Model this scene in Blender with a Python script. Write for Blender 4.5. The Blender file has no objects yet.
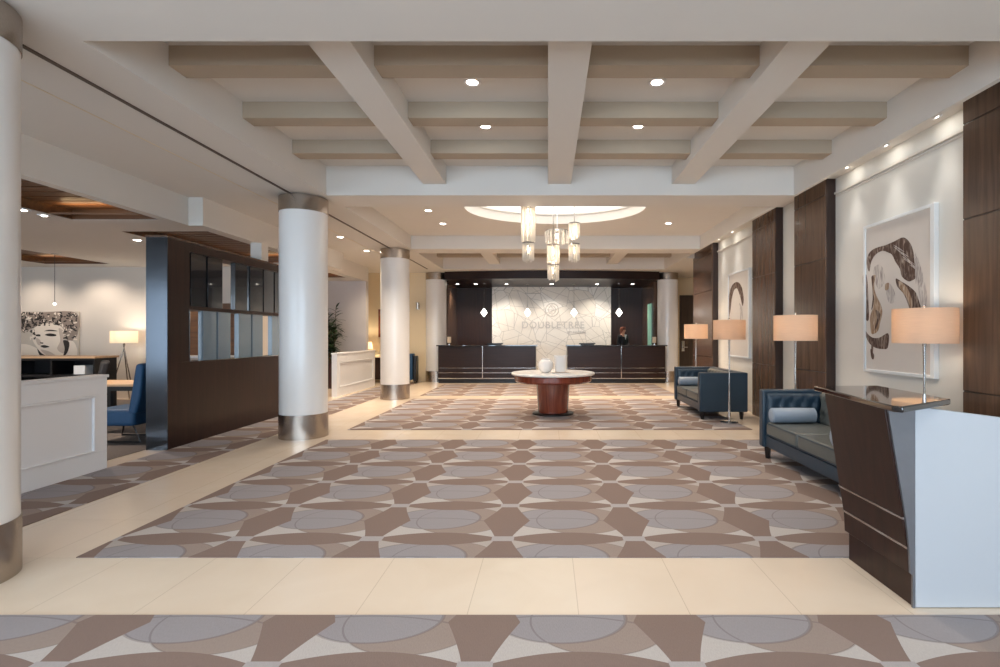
import bpy, bmesh, math, random
from mathutils import Vector, Matrix
random.seed(7)
C = bpy.context.scene.collection
PI = math.pi
def srgb(r, g, b):
    f = lambda c: (c/255/12.92) if c/255 <= .04045 else ((c/255+.055)/1.055)**2.4
    return (f(r), f(g), f(b), 1)

# ------------------------------------------------------------------ mesh helper
class MB:
    def __init__(s): s.v = []; s.f = []; s.m = []
    def add(s, vs, fs, m=0):
        n = len(s.v); s.v += [tuple(p) for p in vs]; s.f += [tuple(i+n for i in f) for f in fs]; s.m += [m]*len(fs); return s
    def box(s, x0, x1, y0, y1, z0, z1, m=0):
        return s.add([(x0,y0,z0),(x1,y0,z0),(x1,y1,z0),(x0,y1,z0),(x0,y0,z1),(x1,y0,z1),(x1,y1,z1),(x0,y1,z1)],
                     [(0,3,2,1),(4,5,6,7),(0,1,5,4),(1,2,6,5),(2,3,7,6),(3,0,4,7)], m)
    def prism(s, poly, ax, a, b, m=0):
        """poly of 2D points; ax: axis of extrusion. x:(y,z) y:(x,z) z:(x,y)"""
        def P(p, t):
            return (t,p[0],p[1]) if ax == 'x' else (p[0],t,p[1]) if ax == 'y' else (p[0],p[1],t)
        n = len(poly)
        vs = [P(p,a) for p in poly]+[P(p,b) for p in poly]
        fs = [tuple(range(n))[::-1], tuple(range(n, 2*n))]+[(i,(i+1)%n,(i+1)%n+n,i+n) for i in range(n)]
        return s.add(vs, fs, m)
    def lathe(s, prof, c=(0,0,0), seg=32, sx=1, sy=1, m=0, caps=True):
        vs = []; fs = []
        for r, z in prof:
            for k in range(seg):
                a = 2*PI*k/seg; vs.append((c[0]+r*sx*math.cos(a), c[1]+r*sy*math.sin(a), c[2]+z))
        for i in range(len(prof)-1):
            for k in range(seg):
                k2 = (k+1)%seg; fs.append((i*seg+k, i*seg+k2, (i+1)*seg+k2, (i+1)*seg+k))
        if caps:
            fs.append(tuple(range(seg))[::-1]); n = (len(prof)-1)*seg; fs.append(tuple(range(n, n+seg)))
        return s.add(vs, fs, m)
    def tube(s, pts, rad, seg=10, m=0):
        pts = [Vector(p) for p in pts]
        if not isinstance(rad, (list, tuple)): rad = [rad]*len(pts)
        vs = []; fs = []
        for i, p in enumerate(pts):
            d = (pts[min(i+1, len(pts)-1)]-pts[max(i-1, 0)]).normalized()
            up = Vector((0,0,1)) if abs(d.z) < .9 else Vector((1,0,0))
            a = d.cross(up).normalized(); b = d.cross(a).normalized()
            for k in range(seg):
                t = 2*PI*k/seg; vs.append(p+a*rad[i]*math.cos(t)+b*rad[i]*math.sin(t))
        for i in range(len(pts)-1):
            for k in range(seg):
                k2 = (k+1)%seg; fs.append((i*seg+k, i*seg+k2, (i+1)*seg+k2, (i+1)*seg+k))
        fs.append(tuple(range(seg))[::-1]); n = (len(pts)-1)*seg; fs.append(tuple(range(n, n+seg)))
        return s.add(vs, fs, m)
    def ball(s, c, r, seg=16, sq=(1,1,1), m=0):
        rings = seg//2
        prof = [(max(r*math.sin(PI*i/rings), r*.001), -r*math.cos(PI*i/rings)*sq[2]) for i in range(rings+1)]
        return s.lathe(prof, c, seg, sq[0], sq[1], m)
    def build(s, name, mat, parent=None, bevel=0, ang=35, off=(0,0,0), seg=2):
        me = bpy.data.meshes.new(name)
        me.from_pydata([(x-off[0], y-off[1], z-off[2]) for x, y, z in s.v], [], s.f)
        for mm in (mat if isinstance(mat, (list, tuple)) else [mat]): me.materials.append(mm)
        me.polygons.foreach_set('material_index', s.m)
        bm = bmesh.new(); bm.from_mesh(me); bmesh.ops.recalc_face_normals(bm, faces=bm.faces); bm.to_mesh(me); bm.free()
        me.shade_smooth(); me.set_sharp_from_angle(angle=math.radians(ang))
        o = bpy.data.objects.new(name, me); C.objects.link(o)
        if parent: o.parent = parent
        else: o.location = off
        if bevel:
            b = o.modifiers.new('bevel', 'BEVEL'); b.width = bevel; b.segments = seg; b.limit_method = 'ANGLE'; b.angle_limit = math.radians(40)
            b.harden_normals = False
        return o
def tag(o, label=None, cat=None, group=None, kind=None):
    if label: o['label'] = label
    if cat: o['category'] = cat
    if group: o['group'] = group
    if kind: o['kind'] = kind
    return o
def thing(name, label, cat, loc=(0,0,0), rz=0, group=None):
    o = bpy.data.objects.new(name, None); C.objects.link(o); o.empty_display_size = .1
    o.location = loc; o.rotation_euler = (0,0,rz)
    return tag(o, label, cat, group)
def struct(mb, name, mat, bevel=0): return tag(mb.build(name, mat, bevel=bevel), kind='structure')
def dup(root, loc, rz=None, label=None, scale=None):
    r = root.copy(); C.objects.link(r); r.location = loc
    if rz is not None: r.rotation_euler = (0,0,rz)
    if label: r['label'] = label
    for ch in list(root.children):
        c = ch.copy(); C.objects.link(c); c.parent = r
        for g in ch.children:
            d = g.copy(); C.objects.link(d); d.parent = c
    return r

# ------------------------------------------------------------------ materials
def mat(name, col, rough=.5, metal=0, spec=.5, coat=0, emit=None, es=0, noise=0, nscale=20, bump=0, bscale=200, aniso=0):
    m = bpy.data.materials.new(name); m.use_nodes = True
    nt = m.node_tree; b = nt.nodes['Principled BSDF']
    b.inputs['Base Color'].default_value = col; b.inputs['Roughness'].default_value = rough
    b.inputs['Metallic'].default_value = metal; b.inputs['Specular IOR Level'].default_value = spec
    b.inputs['Coat Weight'].default_value = coat
    if aniso: b.inputs['Anisotropic'].default_value = aniso
    if emit: b.inputs['Emission Color'].default_value = emit; b.inputs['Emission Strength'].default_value = es
    if noise or bump:
        tc = nt.nodes.new('ShaderNodeTexCoord')
    if noise:
        n = nt.nodes.new('ShaderNodeTexNoise'); n.inputs['Scale'].default_value = nscale; n.inputs['Detail'].default_value = 4
        nt.links.new(tc.outputs['Object'], n.inputs['Vector'])
        r = nt.nodes.new('ShaderNodeMixRGB'); r.inputs[1].default_value = tuple(c*(1-noise) for c in col[:3])+(1,)
        r.inputs[2].default_value = tuple(min(1, c*(1+noise)) for c in col[:3])+(1,)
        nt.links.new(n.outputs['Fac'], r.inputs[0]); nt.links.new(r.outputs[0], b.inputs['Base Color'])
    if bump:
        n = nt.nodes.new('ShaderNodeTexNoise'); n.inputs['Scale'].default_value = bscale
        nt.links.new(tc.outputs['Object'], n.inputs['Vector'])
        bp = nt.nodes.new('ShaderNodeBump'); bp.inputs['Strength'].default_value = bump; bp.inputs['Distance'].default_value = .01
        nt.links.new(n.outputs['Fac'], bp.inputs['Height']); nt.links.new(bp.outputs[0], b.inputs['Normal'])
    return m
def wood(name, c1, c2, rough=.3, axis=2, scale=6, coat=0, spec=.5):
    m = bpy.data.materials.new(name); m.use_nodes = True; nt = m.node_tree; b = nt.nodes['Principled BSDF']
    tc = nt.nodes.new('ShaderNodeTexCoord'); mp = nt.nodes.new('ShaderNodeMapping')
    sc = [scale*5]*3; sc[axis] = scale*.25; mp.inputs['Scale'].default_value = sc
    nt.links.new(tc.outputs['Object'], mp.inputs['Vector'])
    n = nt.nodes.new('ShaderNodeTexNoise'); n.inputs['Scale'].default_value = 1.0; n.inputs['Detail'].default_value = 6; n.inputs['Distortion'].default_value = .6
    nt.links.new(mp.outputs[0], n.inputs['Vector'])
    r = nt.nodes.new('ShaderNodeValToRGB'); r.color_ramp.elements[0].position = .3; r.color_ramp.elements[1].position = .7
    r.color_ramp.elements[0].color = c1; r.color_ramp.elements[1].color = c2
    nt.links.new(n.outputs['Fac'], r.inputs[0]); nt.links.new(r.outputs[0], b.inputs['Base Color'])
    b.inputs['Roughness'].default_value = rough; b.inputs['Coat Weight'].default_value = coat; b.inputs['Specular IOR Level'].default_value = spec
    b.inputs['Coat Roughness'].default_value = .12
    return m
def emis(name, col, s):
    m = bpy.data.materials.new(name); m.use_nodes = True; nt = m.node_tree; nt.nodes.clear()
    e = nt.nodes.new('ShaderNodeEmission'); e.inputs[0].default_value = col; e.inputs[1].default_value = s
    o = nt.nodes.new('ShaderNodeOutputMaterial'); nt.links.new(e.outputs[0], o.inputs[0]); return m

class E:
    """tiny expression builder over math nodes"""
    def __init__(s, nt, sock): s.nt = nt; s.k = sock
    def _op(s, op, o=None, c=None):
        n = s.nt.nodes.new('ShaderNodeMath'); n.operation = op
        for i, x in enumerate((s, o, c)):
            if x is None: continue
            if isinstance(x, E): s.nt.links.new(x.k, n.inputs[i])
            else: n.inputs[i].default_value = x
        return E(s.nt, n.outputs[0])
    def __add__(s, o): return s._op('ADD', o)
    def __sub__(s, o): return s._op('SUBTRACT', o)
    def __mul__(s, o): return s._op('MULTIPLY', o)
    def __truediv__(s, o): return s._op('DIVIDE', o)
    def lt(s, o): return s._op('LESS_THAN', o)
    def gt(s, o): return s._op('GREATER_THAN', o)
    def abs(s): return s._op('ABSOLUTE')
    def frac(s): return s._op('FRACT')
    def pow(s, o): return s._op('POWER', o)
    def min(s, o): return s._op('MINIMUM', o)
    def max(s, o): return s._op('MAXIMUM', o)
def xyz(nt):
    g = nt.nodes.new('ShaderNodeNewGeometry'); sp = nt.nodes.new('ShaderNodeSeparateXYZ'); nt.links.new(g.outputs['Position'], sp.inputs[0])
    return E(nt, sp.outputs[0]), E(nt, sp.outputs[1]), E(nt, sp.outputs[2]), g
def mix(nt, fac, a, b):
    n = nt.nodes.new('ShaderNodeMixRGB')
    for i, x in ((0, fac), (1, a), (2, b)):
        if isinstance(x, E): nt.links.new(x.k, n.inputs[i])
        elif hasattr(x, 'is_output'): nt.links.new(x, n.inputs[i])
        else: n.inputs[i].default_value = x
    return n.outputs[0]

def carpet_material():
    m = bpy.data.materials.new('patterned_carpet'); m.use_nodes = True; nt = m.node_tree; b = nt.nodes['Principled BSDF']
    x, y, z, g = xyz(nt)
    u = (x+.31+9)/.9; v = (y-3.5+6.8)/.68
    au = u.frac(); av = v.frac()
    fu = ((u+.5).frac()-.5).abs(); fv = ((v+.5).frac()-.5).abs()
    hl = (au*4)*(au*-1+1)
    hl = fv.lt(hl.pow(1.15)*.155+.004)
    vs = ((av*2-1).abs()*-1+1).pow(1.25)
    vl = fu.lt(vs*.135+.06)
    brown = hl.max(vl)
    knot = fu.lt(.085)*fv.lt(.06)
    cu = au-.5; cv = av-.5
    def ell(cx, cy, rx, ry):
        a = (cu-cx)/rx; c = (cv-cy)/ry
        return a*a+c*c
    e1 = ell(-.09, .07, .36, .32); e2 = ell(.12, .02, .37, .40); e3 = ell(-.12, -.42, .75, .50)
    light = srgb(184,175,168); gray = srgb(158,153,155); tan = srgb(160,144,134); brn = srgb(137,117,107); lt = srgb(186,178,172)
    col = mix(nt, e3.lt(1), light, srgb(196,189,184))
    col = mix(nt, e2.lt(1), col, tan)
    col = mix(nt, e1.lt(1)*e2.lt(1), col, srgb(158,151,152))
    col = mix(nt, e1.lt(1), col, gray)
    line = ((e1-1).abs()).lt(.06).max(((e2-1).abs()).lt(.03)).max(((e3-1).abs()).lt(.03))
    col = mix(nt, line*.35, col, srgb(96,84,84))
    col = mix(nt, brown, col, brn)
    col = mix(nt, knot, col, srgb(178,172,170))
    # woven ribs
    n = nt.nodes.new('ShaderNodeTexNoise'); n.inputs['Scale'].default_value = 160; n.inputs['Detail'].default_value = 2
    mp = nt.nodes.new('ShaderNodeMapping'); mp.inputs['Scale'].default_value = (1.6,.35,1)
    nt.links.new(g.outputs['Position'], mp.inputs[0]); nt.links.new(mp.outputs[0], n.inputs['Vector'])
    n2 = nt.nodes.new('ShaderNodeTexNoise'); n2.inputs['Scale'].default_value = 1.3; nt.links.new(g.outputs['Position'], n2.inputs['Vector'])
    col = mix(nt, E(nt, n.outputs['Fac'])*.30, col, srgb(90,78,76))
    col = mix(nt, E(nt, n2.outputs['Fac'])*.12, col, srgb(120,112,118))
    nt.links.new(col, b.inputs['Base Color'])
    b.inputs['Roughness'].default_value = .92; b.inputs['Specular IOR Level'].default_value = .15
    bp = nt.nodes.new('ShaderNodeBump'); bp.inputs['Strength'].default_value = .5; bp.inputs['Distance'].default_value = .004
    nt.links.new(n.outputs['Fac'], bp.inputs['Height']); nt.links.new(bp.outputs[0], b.inputs['Normal'])
    return m
def stone_material():
    m = bpy.data.materials.new('limestone_tiles'); m.use_nodes = True; nt = m.node_tree; b = nt.nodes['Principled BSDF']
    x, y, z, g = xyz(nt)
    tu = (x+.126+22.68)/.56; tv = (y-2.546+19.89)/.663
    joint = (((tu+.5).frac()-.5).abs()).lt(.004).max((((tv+.5).frac()-.5).abs()).lt(.0022))
    n = nt.nodes.new('ShaderNodeTexNoise'); n.inputs['Scale'].default_value = 2.2; n.inputs['Detail'].default_value = 8; n.inputs['Distortion'].default_value = .8
    nt.links.new(g.outputs['Position'], n.inputs['Vector'])
    fl = nt.nodes.new('ShaderNodeTexWhiteNoise'); cb = nt.nodes.new('ShaderNodeCombineXYZ')
    nt.links.new(tu._op('FLOOR').k, cb.inputs[0]); nt.links.new(tv._op('FLOOR').k, cb.inputs[1]); nt.links.new(cb.outputs[0], fl.inputs[0])
    col = mix(nt, E(nt, n.outputs['Fac']), srgb(214,196,174), srgb(228,214,196))
    col = mix(nt, E(nt, fl.outputs[0])*.35, col, srgb(226,204,184))
    col = mix(nt, joint*.4, col, srgb(160,138,115))
    nt.links.new(col, b.inputs['Base Color']); b.inputs['Roughness'].default_value = .24; b.inputs['Specular IOR Level'].default_value = .4
    return m
def marble_material():
    m = bpy.data.materials.new('cut_marble_mosaic'); m.use_nodes = True; nt = m.node_tree; b = nt.nodes['Principled BSDF']
    x, y, z, g = xyz(nt)
    cb = nt.nodes.new('ShaderNodeCombineXYZ'); nt.links.new(x.k, cb.inputs[0]); nt.links.new((z*1.15+x*.35).k, cb.inputs[1])
    def vor(feat, sc, rnd=1.0):
        v = nt.nodes.new('ShaderNodeTexVoronoi'); v.feature = feat; v.distance = 'EUCLIDEAN'; v.inputs['Scale'].default_value = sc; v.inputs['Randomness'].default_value = rnd
        nt.links.new(cb.outputs[0], v.inputs['Vector']); return v
    ve = vor('DISTANCE_TO_EDGE', 1.25); vc = vor('F1', 1.25); ve2 = vor('DISTANCE_TO_EDGE', 3.1)
    sp = nt.nodes.new('ShaderNodeSeparateXYZ'); nt.links.new(vc.outputs['Color'], sp.inputs[0])
    r1, r2 = E(nt, sp.outputs[0]), E(nt, sp.outputs[1])
    ang = r1*3.1
    st = ((x*ang._op('COSINE')+z*ang._op('SINE'))*3.4).frac()
    st = ((st-.5).abs()).lt(.03)
    a2 = ang+1.1
    st2 = (((x*a2._op('COSINE')+z*a2._op('SINE'))*1.9+r2).frac()-.5).abs().lt(.017)
    n = nt.nodes.new('ShaderNodeTexNoise'); n.inputs['Scale'].default_value = 1.2; n.inputs['Detail'].default_value = 6; nt.links.new(g.outputs['Position'], n.inputs['Vector'])
    col = mix(nt, r2, srgb(236,228,216), srgb(246,243,238))
    col = mix(nt, E(nt, n.outputs['Fac'])*.35, col, srgb(205,196,186))
    col = mix(nt, st.max(st2)*.45, col, srgb(150,143,136))
    col = mix(nt, E(nt, ve2.outputs['Distance']).lt(.008)*.15, col, srgb(150,143,136))
    col = mix(nt, E(nt, ve.outputs['Distance']).lt(.008)*.55, col, srgb(150,144,138))
    nt.links.new(col, b.inputs['Base Color']); b.inputs['Roughness'].default_value = .3
    return m
def shade_material(name, col, tr):
    m = bpy.data.materials.new(name); m.use_nodes = True; nt = m.node_tree; nt.nodes.clear()
    o = nt.nodes.new('ShaderNodeOutputMaterial'); d = nt.nodes.new('ShaderNodeBsdfDiffuse'); t = nt.nodes.new('ShaderNodeBsdfTranslucent')
    mx = nt.nodes.new('ShaderNodeMixShader'); mx.inputs[0].default_value = tr
    tc = nt.nodes.new('ShaderNodeTexCoord'); mp = nt.nodes.new('ShaderNodeMapping'); mp.inputs['Scale'].default_value = (8,8,180)
    n = nt.nodes.new('ShaderNodeTexNoise'); n.inputs['Scale'].default_value = 1; n.inputs['Detail'].default_value = 3
    nt.links.new(tc.outputs['Object'], mp.inputs[0]); nt.links.new(mp.outputs[0], n.inputs['Vector'])
    c = mix(nt, E(nt, n.outputs['Fac']), tuple(k*.82 for k in col[:3])+(1,), col)
    nt.links.new(c, d.inputs[0]); nt.links.new(c, t.inputs[0])
    nt.links.new(d.outputs[0], mx.inputs[1]); nt.links.new(t.outputs[0], mx.inputs[2]); nt.links.new(mx.outputs[0], o.inputs[0])
    return m
def pane_material(name, col, gl=.12, rough=.02, tint=None):
    m = bpy.data.materials.new(name); m.use_nodes = True; nt = m.node_tree; nt.nodes.clear()
    o = nt.nodes.new('ShaderNodeOutputMaterial'); t = nt.nodes.new('ShaderNodeBsdfTransparent'); g = nt.nodes.new('ShaderNodeBsdfGlossy')
    t.inputs[0].default_value = col; g.inputs['Roughness'].default_value = rough
    mx = nt.nodes.new('ShaderNodeMixShader'); mx.inputs[0].default_value = gl
    nt.links.new(t.outputs[0], mx.inputs[1]); nt.links.new(g.outputs[0], mx.inputs[2]); nt.links.new(mx.outputs[0], o.inputs[0])
    return m

M = {}
M['paint'] = mat('ceiling_paint', srgb(216,211,204), .75, noise=.02, nscale=2)
M['paint_wall'] = mat('wall_paint', srgb(218,217,212), .6, noise=.02, nscale=3)
M['paint_lounge'] = mat('lounge_wall_paint', srgb(205,196,186), .7, noise=.02, nscale=3)
M['paint_cream'] = mat('cream_wall_paint', srgb(222,206,176), .7, noise=.02, nscale=3)
M['paint_lav'] = mat('grey_wall_paint', srgb(196,190,190), .7, noise=.02, nscale=3)
M['white'] = mat('white_lacquer', srgb(234,234,236), .3, noise=.01, nscale=3)
M['white_satin'] = mat('white_column_lacquer', srgb(226,224,222), .28, coat=.2, noise=.01, nscale=2)
M['slot'] = mat('dark_reveal', srgb(92,78,70), .6)
M['steel'] = mat('brushed_steel', srgb(178,168,158), .26, 1, aniso=.6, noise=.10, nscale=60)
M['chrome'] = mat('chrome', srgb(205,205,205), .14, 1, noise=.02)
M['espresso'] = wood('espresso_wood', srgb(38,22,17), srgb(54,32,25), .33, 2, 5, spec=.35)
M['espresso_h'] = wood('espresso_wood_flat', srgb(31,18,15), srgb(44,26,21), .33, 0, 5, spec=.3)
M['panelwood'] = wood('walnut_panel_wood', srgb(74,54,42), srgb(100,76,60), .26, 2, 5, coat=.2)
M['paneledge'] = wood('panel_edge_wood', srgb(40,26,22), srgb(54,36,30), .35, 2, 5)
M['mahog'] = wood('mahogany', srgb(96,40,26), srgb(134,62,40), .22, 2, 5, coat=.5)
M['slatwood'] = wood('ceiling_slat_wood', srgb(88,58,36), srgb(122,82,50), .45, 0, 4)
M['tablewood'] = wood('light_oak_top', srgb(190,150,112), srgb(212,176,138), .35, 0, 4)
M['granite'] = mat('black_granite', srgb(34,28,26), .06, coat=.6, noise=.4, nscale=150)
M['greymetal'] = mat('grey_metal_laminate', srgb(112,112,116), .35, .4, noise=.12, nscale=18)
M['black'] = mat('black_lacquer', srgb(20,18,19), .3, noise=.1)
M['leatherblue'] = mat('navy_teal_leather', srgb(28,50,66), .42, coat=.15, noise=.08, nscale=8, bump=.15, bscale=250)
M['leatherseat'] = mat('navy_leather_sheen', srgb(84,88,86), .42, coat=.15, noise=.06, nscale=8, bump=.15, bscale=250)  # paler grey puts the light sheen on seat and back into the colour
M['bolster'] = mat('pale_blue_silk', srgb(140,152,166), .45, noise=.05, nscale=30, bump=.1)
M['bluefab'] = mat('blue_upholstery', srgb(30,72,108), .6, noise=.08, nscale=14, bump=.2)
M['blackfab'] = mat('black_upholstery', srgb(28,26,27), .6, noise=.1, bump=.2)
M['marbletop'] = mat('white_marble_top', srgb(232,228,222), .12, noise=.04, nscale=6)
M['ceramic'] = mat('white_ceramic', srgb(232,228,224), .2, noise=.01)
M['frame'] = mat('white_picture_frame', srgb(224,228,230), .35, noise=.01)
M['canvas'] = mat('off_white_canvas', srgb(208,202,196), .7, noise=.04, nscale=5)
def ink(name, c1, c2, lo, hi):
    m = bpy.data.materials.new(name); m.use_nodes = True; nt = m.node_tree; b = nt.nodes['Principled BSDF']
    tc = nt.nodes.new('ShaderNodeTexCoord'); mp = nt.nodes.new('ShaderNodeMapping'); mp.inputs['Rotation'].default_value = (.7,0,0); mp.inputs['Scale'].default_value = (1,34,6)
    n = nt.nodes.new('ShaderNodeTexNoise'); n.inputs['Scale'].default_value = 1; n.inputs['Detail'].default_value = 5; n.inputs['Distortion'].default_value = 1.2
    nt.links.new(tc.outputs['Object'], mp.inputs[0]); nt.links.new(mp.outputs[0], n.inputs['Vector'])
    r = nt.nodes.new('ShaderNodeValToRGB'); r.color_ramp.elements[0].position = lo; r.color_ramp.elements[1].position = hi
    r.color_ramp.elements[0].color = c1; r.color_ramp.elements[1].color = c2
    nt.links.new(n.outputs['Fac'], r.inputs[0]); nt.links.new(r.outputs[0], b.inputs['Base Color']); b.inputs['Roughness'].default_value = .7
    return m
M['inkbrown'] = ink('brown_ink', srgb(78,56,47), srgb(176,162,150), .48, .74)
M['inktan'] = ink('tan_ink', srgb(140,112,88), srgb(196,180,162), .42, .68)
M['inkgrey'] = ink('grey_ink', srgb(150,142,140), srgb(205,199,193), .38, .60)
M['shade'] = shade_material('peach_linen_shade', srgb(232,208,184), .40)
M['shade_w'] = shade_material('white_linen_shade', srgb(250,240,225), .55)
M['led'] = emis('downlight_lens', (1,.93,.82,1), 14)
M['dome'] = emis('cove_glow', (1,.94,.87,1), 1.15)  # emission replaces the hidden cove that lights the dome
M['bulb'] = emis('lamp_bulb', (1,.85,.65,1), 12)
M['crystal'] = shade_material('crystal_strand', srgb(245,240,232), .5)
M['pend'] = emis('pendant_glass', (1,.95,.88,1), 2.2)
M['leaf'] = mat('plant_leaf', srgb(42,62,34), .4, noise=.3, nscale=9)
M['stem'] = mat('plant_stem', srgb(90,72,50), .7)
M['soil'] = mat('potting_soil', srgb(40,30,24), .9, noise=.3)
M['potred'] = mat('dark_red_planter', srgb(58,28,26), .3, noise=.05)
M['laminate'] = mat('pale_grey_laminate', srgb(178,180,184), .35, noise=.01, nscale=3)
M['taupe'] = mat('taupe_beam', srgb(172,157,138), .75, noise=.02, nscale=2)  # cross beams darker and browner than the ceiling
M['endmetal'] = mat('polished_dark_end', srgb(76,80,86), .16, .85, noise=.03)
M['glass'] = pane_material('window_glass', (1,1,1,1), .06)
M['mint'] = mat('mint_backlit_glass', srgb(150,200,175), .15, emit=srgb(150,205,180), es=.12)
M['bluepanel'] = mat('daylit_blue_panel', srgb(120,140,156), .22, coat=.4, noise=.02)  # daylight reflected by the lower panels is put into this colour
M['darkpanel'] = mat('smoked_gloss_panel', srgb(24,28,36), .18, coat=.6, noise=.02)
M['doorwood'] = wood('door_wood', srgb(62,50,42), srgb(80,66,56), .4, 2, 5)
M['letter'] = mat('sign_metal', srgb(196,190,184), .4, .1)
M['ph_bg'] = mat('photo_grey', srgb(188,178,166), .5, noise=.15, nscale=4)
M['ph_light'] = mat('photo_light', srgb(222,210,196), .5, noise=.05, nscale=6)
M['ph_soft'] = mat('photo_soft_grey', srgb(186,172,160), .5, noise=.08, nscale=9)
M['ph_mid'] = mat('photo_mid', srgb(140,126,116), .5, noise=.2, nscale=20)
M['ph_dark'] = mat('photo_dark', srgb(44,38,36), .5, noise=.3, nscale=20)
M['skin'] = mat('skin', srgb(214,160,132), .5)
M['hair'] = mat('auburn_hair', srgb(128,66,40), .5, noise=.2)
M['suit'] = mat('dark_suit', srgb(22,24,30), .7, noise=.1)
M['shirt'] = mat('white_shirt', srgb(225,225,225), .6)
M['lip'] = mat('lips', srgb(170,80,80), .4)
M['carpet'] = carpet_material(); M['stone'] = stone_material(); M['marble'] = marble_material()
M['rugg'] = mat('grey_ribbed_carpet', srgb(112,102,96), .95, noise=.25, nscale=60, bump=.4)

# ------------------------------------------------------------------ key dimensions
ZS = 3.31      # soffit underside
ZC = 3.71      # coffer ceiling
XL, XR = -3.02, 3.35
XW = 3.76
ZW = 3.45     # raised wall-wash slot
def cells(x0, x1, y0, y1, holes):
    xs = sorted({x0, x1, *[max(x0,min(x1,h[i])) for h in holes for i in (0,1)]}); ys = sorted({y0, y1, *[max(y0,min(y1,h[i])) for h in holes for i in (2,3)]})
    for a, b in zip(xs, xs[1:]):
        for c, d in zip(ys, ys[1:]):
            mx, my = (a+b)/2, (c+d)/2
            if not any(h[0] < mx < h[1] and h[2] < my < h[3] for h in holes): yield a, b, c, d

# ------------------------------------------------------------------ floor and carpets
mb = MB(); mb.box(-14, 7, -3.8, 18.6, -.2, 0); struct(mb, 'floor', M['stone'])
def carpet(x0, x1, y0, y1, label, m='carpet', z=.006):
    mb = MB(); mb.box(x0, x1, y0, y1, .0005, z); tag(mb.build('carpet', M[m], off=(x0,y0,0)), label, 'carpet')
carpet(-2.97, 3.03, 3.209, 6.83, 'large carpet of interlocking ovals in front of the central table')
carpet(-2.97, 3.03, 7.556, 11.24, 'patterned carpet lying under the round pedestal table')
carpet(-2.97, 3.03, 11.86, 14.6, 'patterned carpet strip just in front of the reception desks')
carpet(-3.84, 3.1, -2.6, 2.546, 'nearest patterned carpet at the bottom edge of the photo')
carpet(-4.64, -3.84, -2.6, 15.2, 'long narrow patterned aisle carpet left of the columns')
carpet(-13.0, -4.93, 5.45, 11.1, 'grey ribbed lounge carpet under the blue chairs', 'rugg')
carpet(-13.0, -4.83, -2.6, 4.9, 'grey ribbed carpet behind the panelled white half wall', 'rugg')

# ------------------------------------------------------------------ ceiling
RX, RY, RCX, RCY = 1.56, 1.2, .12, 8.85
mb = MB()
mb.box(-14, XW+.3, -3.8, 3.31, ZS, 3.95) if False else None
mb.box(-4.97, XW+.3, -3.8, 3.31, ZS, 3.95)
mb.box(XL, XR, 3.31, 6.95, ZC, 3.95)
mb.box(XL, XR, 6.95, 7.56, ZS, 3.95)
mb.box(XL, XR, 11.24, 11.86, ZS, 3.95)
mb.box(XL, XR, 11.86, 14.7, ZC, 3.95)
mb.box(-6.5, 7, 14.7, 18.6, ZS, 3.95)
mb.box(XR, XR+.05, 3.31, 12.6, ZS, 3.95); mb.box(XR+.05, XW+.3, 3.31, 12.6, ZW, 3.95); mb.box(XR, XW+.3, 12.6, 14.7, ZS, 3.95)
mb.box(XW+.3, 7, 12.6, 14.7, ZS, 3.95)
mb.box(-5.07, XL, 3.31, 14.7, ZS, 3.95)
mb.box(-6.5, -5.07, 14.2, 14.7, ZS, 3.95)
struct(mb, 'ceiling', M['paint'])
# oval bay; a glowing disc stands in for its hidden cove light
mb = MB(); N = 64; x0, x1, y0, y1 = XL, XR, 7.56, 11.24
inner = []; outer = []
for k in range(N):
    a = 2*PI*(k+.5)/N; dx, dy = math.cos(a), math.sin(a)
    inner.append((RCX+RX*dx, RCY+RY*dy))
    t = min(((x1-RCX) if dx > 0 else (x0-RCX))/dx, ((y1-RCY) if dy > 0 else (y0-RCY))/dy)
    outer.append([RCX+t*dx, RCY+t*dy])
for cx, cy in ((x0,y0),(x1,y0),(x0,y1),(x1,y1)):
    i = min(range(N), key=lambda i: (outer[i][0]-cx)**2+(outer[i][1]-cy)**2); outer[i] = [cx, cy]
ZB = 3.6
vs = [(*p, ZB) for p in inner]+[(*p, ZB) for p in outer]+[(*p, 3.82) for p in inner]+[(*p, 3.95) for p in outer]+[(*p,3.95) for p in inner]
fs = []
for k in range(N):
    j = (k+1)%N
    fs += [(k,j,N+j,N+k), (k,2*N+k,2*N+j,j)]
    fs += [(3*N+k,3*N+j,4*N+j,4*N+k), (N+k,N+j,3*N+j,3*N+k), (2*N+k,4*N+k,4*N+j,2*N+j)]
mb.add(vs, fs)
struct(mb, 'ceiling_bay', M['paint'])
t = thing('dome_light', 'large oval lit ceiling dome above the crystal pendants', 'ceiling light', (RCX, RCY, 3.8))
mb = MB(); mb.lathe([(.98,.0),(.98,.015)], (0,0,0), 64, RX, RY); mb.build('glow_disc', M['dome'], t)
mb = MB(); mb.lathe([(.982,-.03),(1.0,-.03),(1.0,.015),(.982,.015),(.982,-.03)], (0,0,0), 64, RX*.998, RY*.998, caps=False); mb.build('rim', M['paint'], t)

def beam(x0, x1, y0, y1, z0, z1=ZC, m='paint'):
    mb = MB(); mb.box(x0, x1, y0, y1, z0, z1); struct(mb, 'ceiling_beam', M[m])
for bx in (-1.695, .0, 1.685):
    beam(bx, bx+.31, 3.31, 6.95, 3.46); beam(bx, bx+.31, 11.86, 14.7, 3.46)
xs = [XL, -1.695, -1.385, 0, .31, 1.685, 1.995, XR]
for cy in (4.06, 5.04, 6.02, 12.85, 13.85):
    for i in range(0, 8, 2): beam(xs[i], xs[i+1], cy, cy+.2, 3.55, m='taupe')
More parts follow.
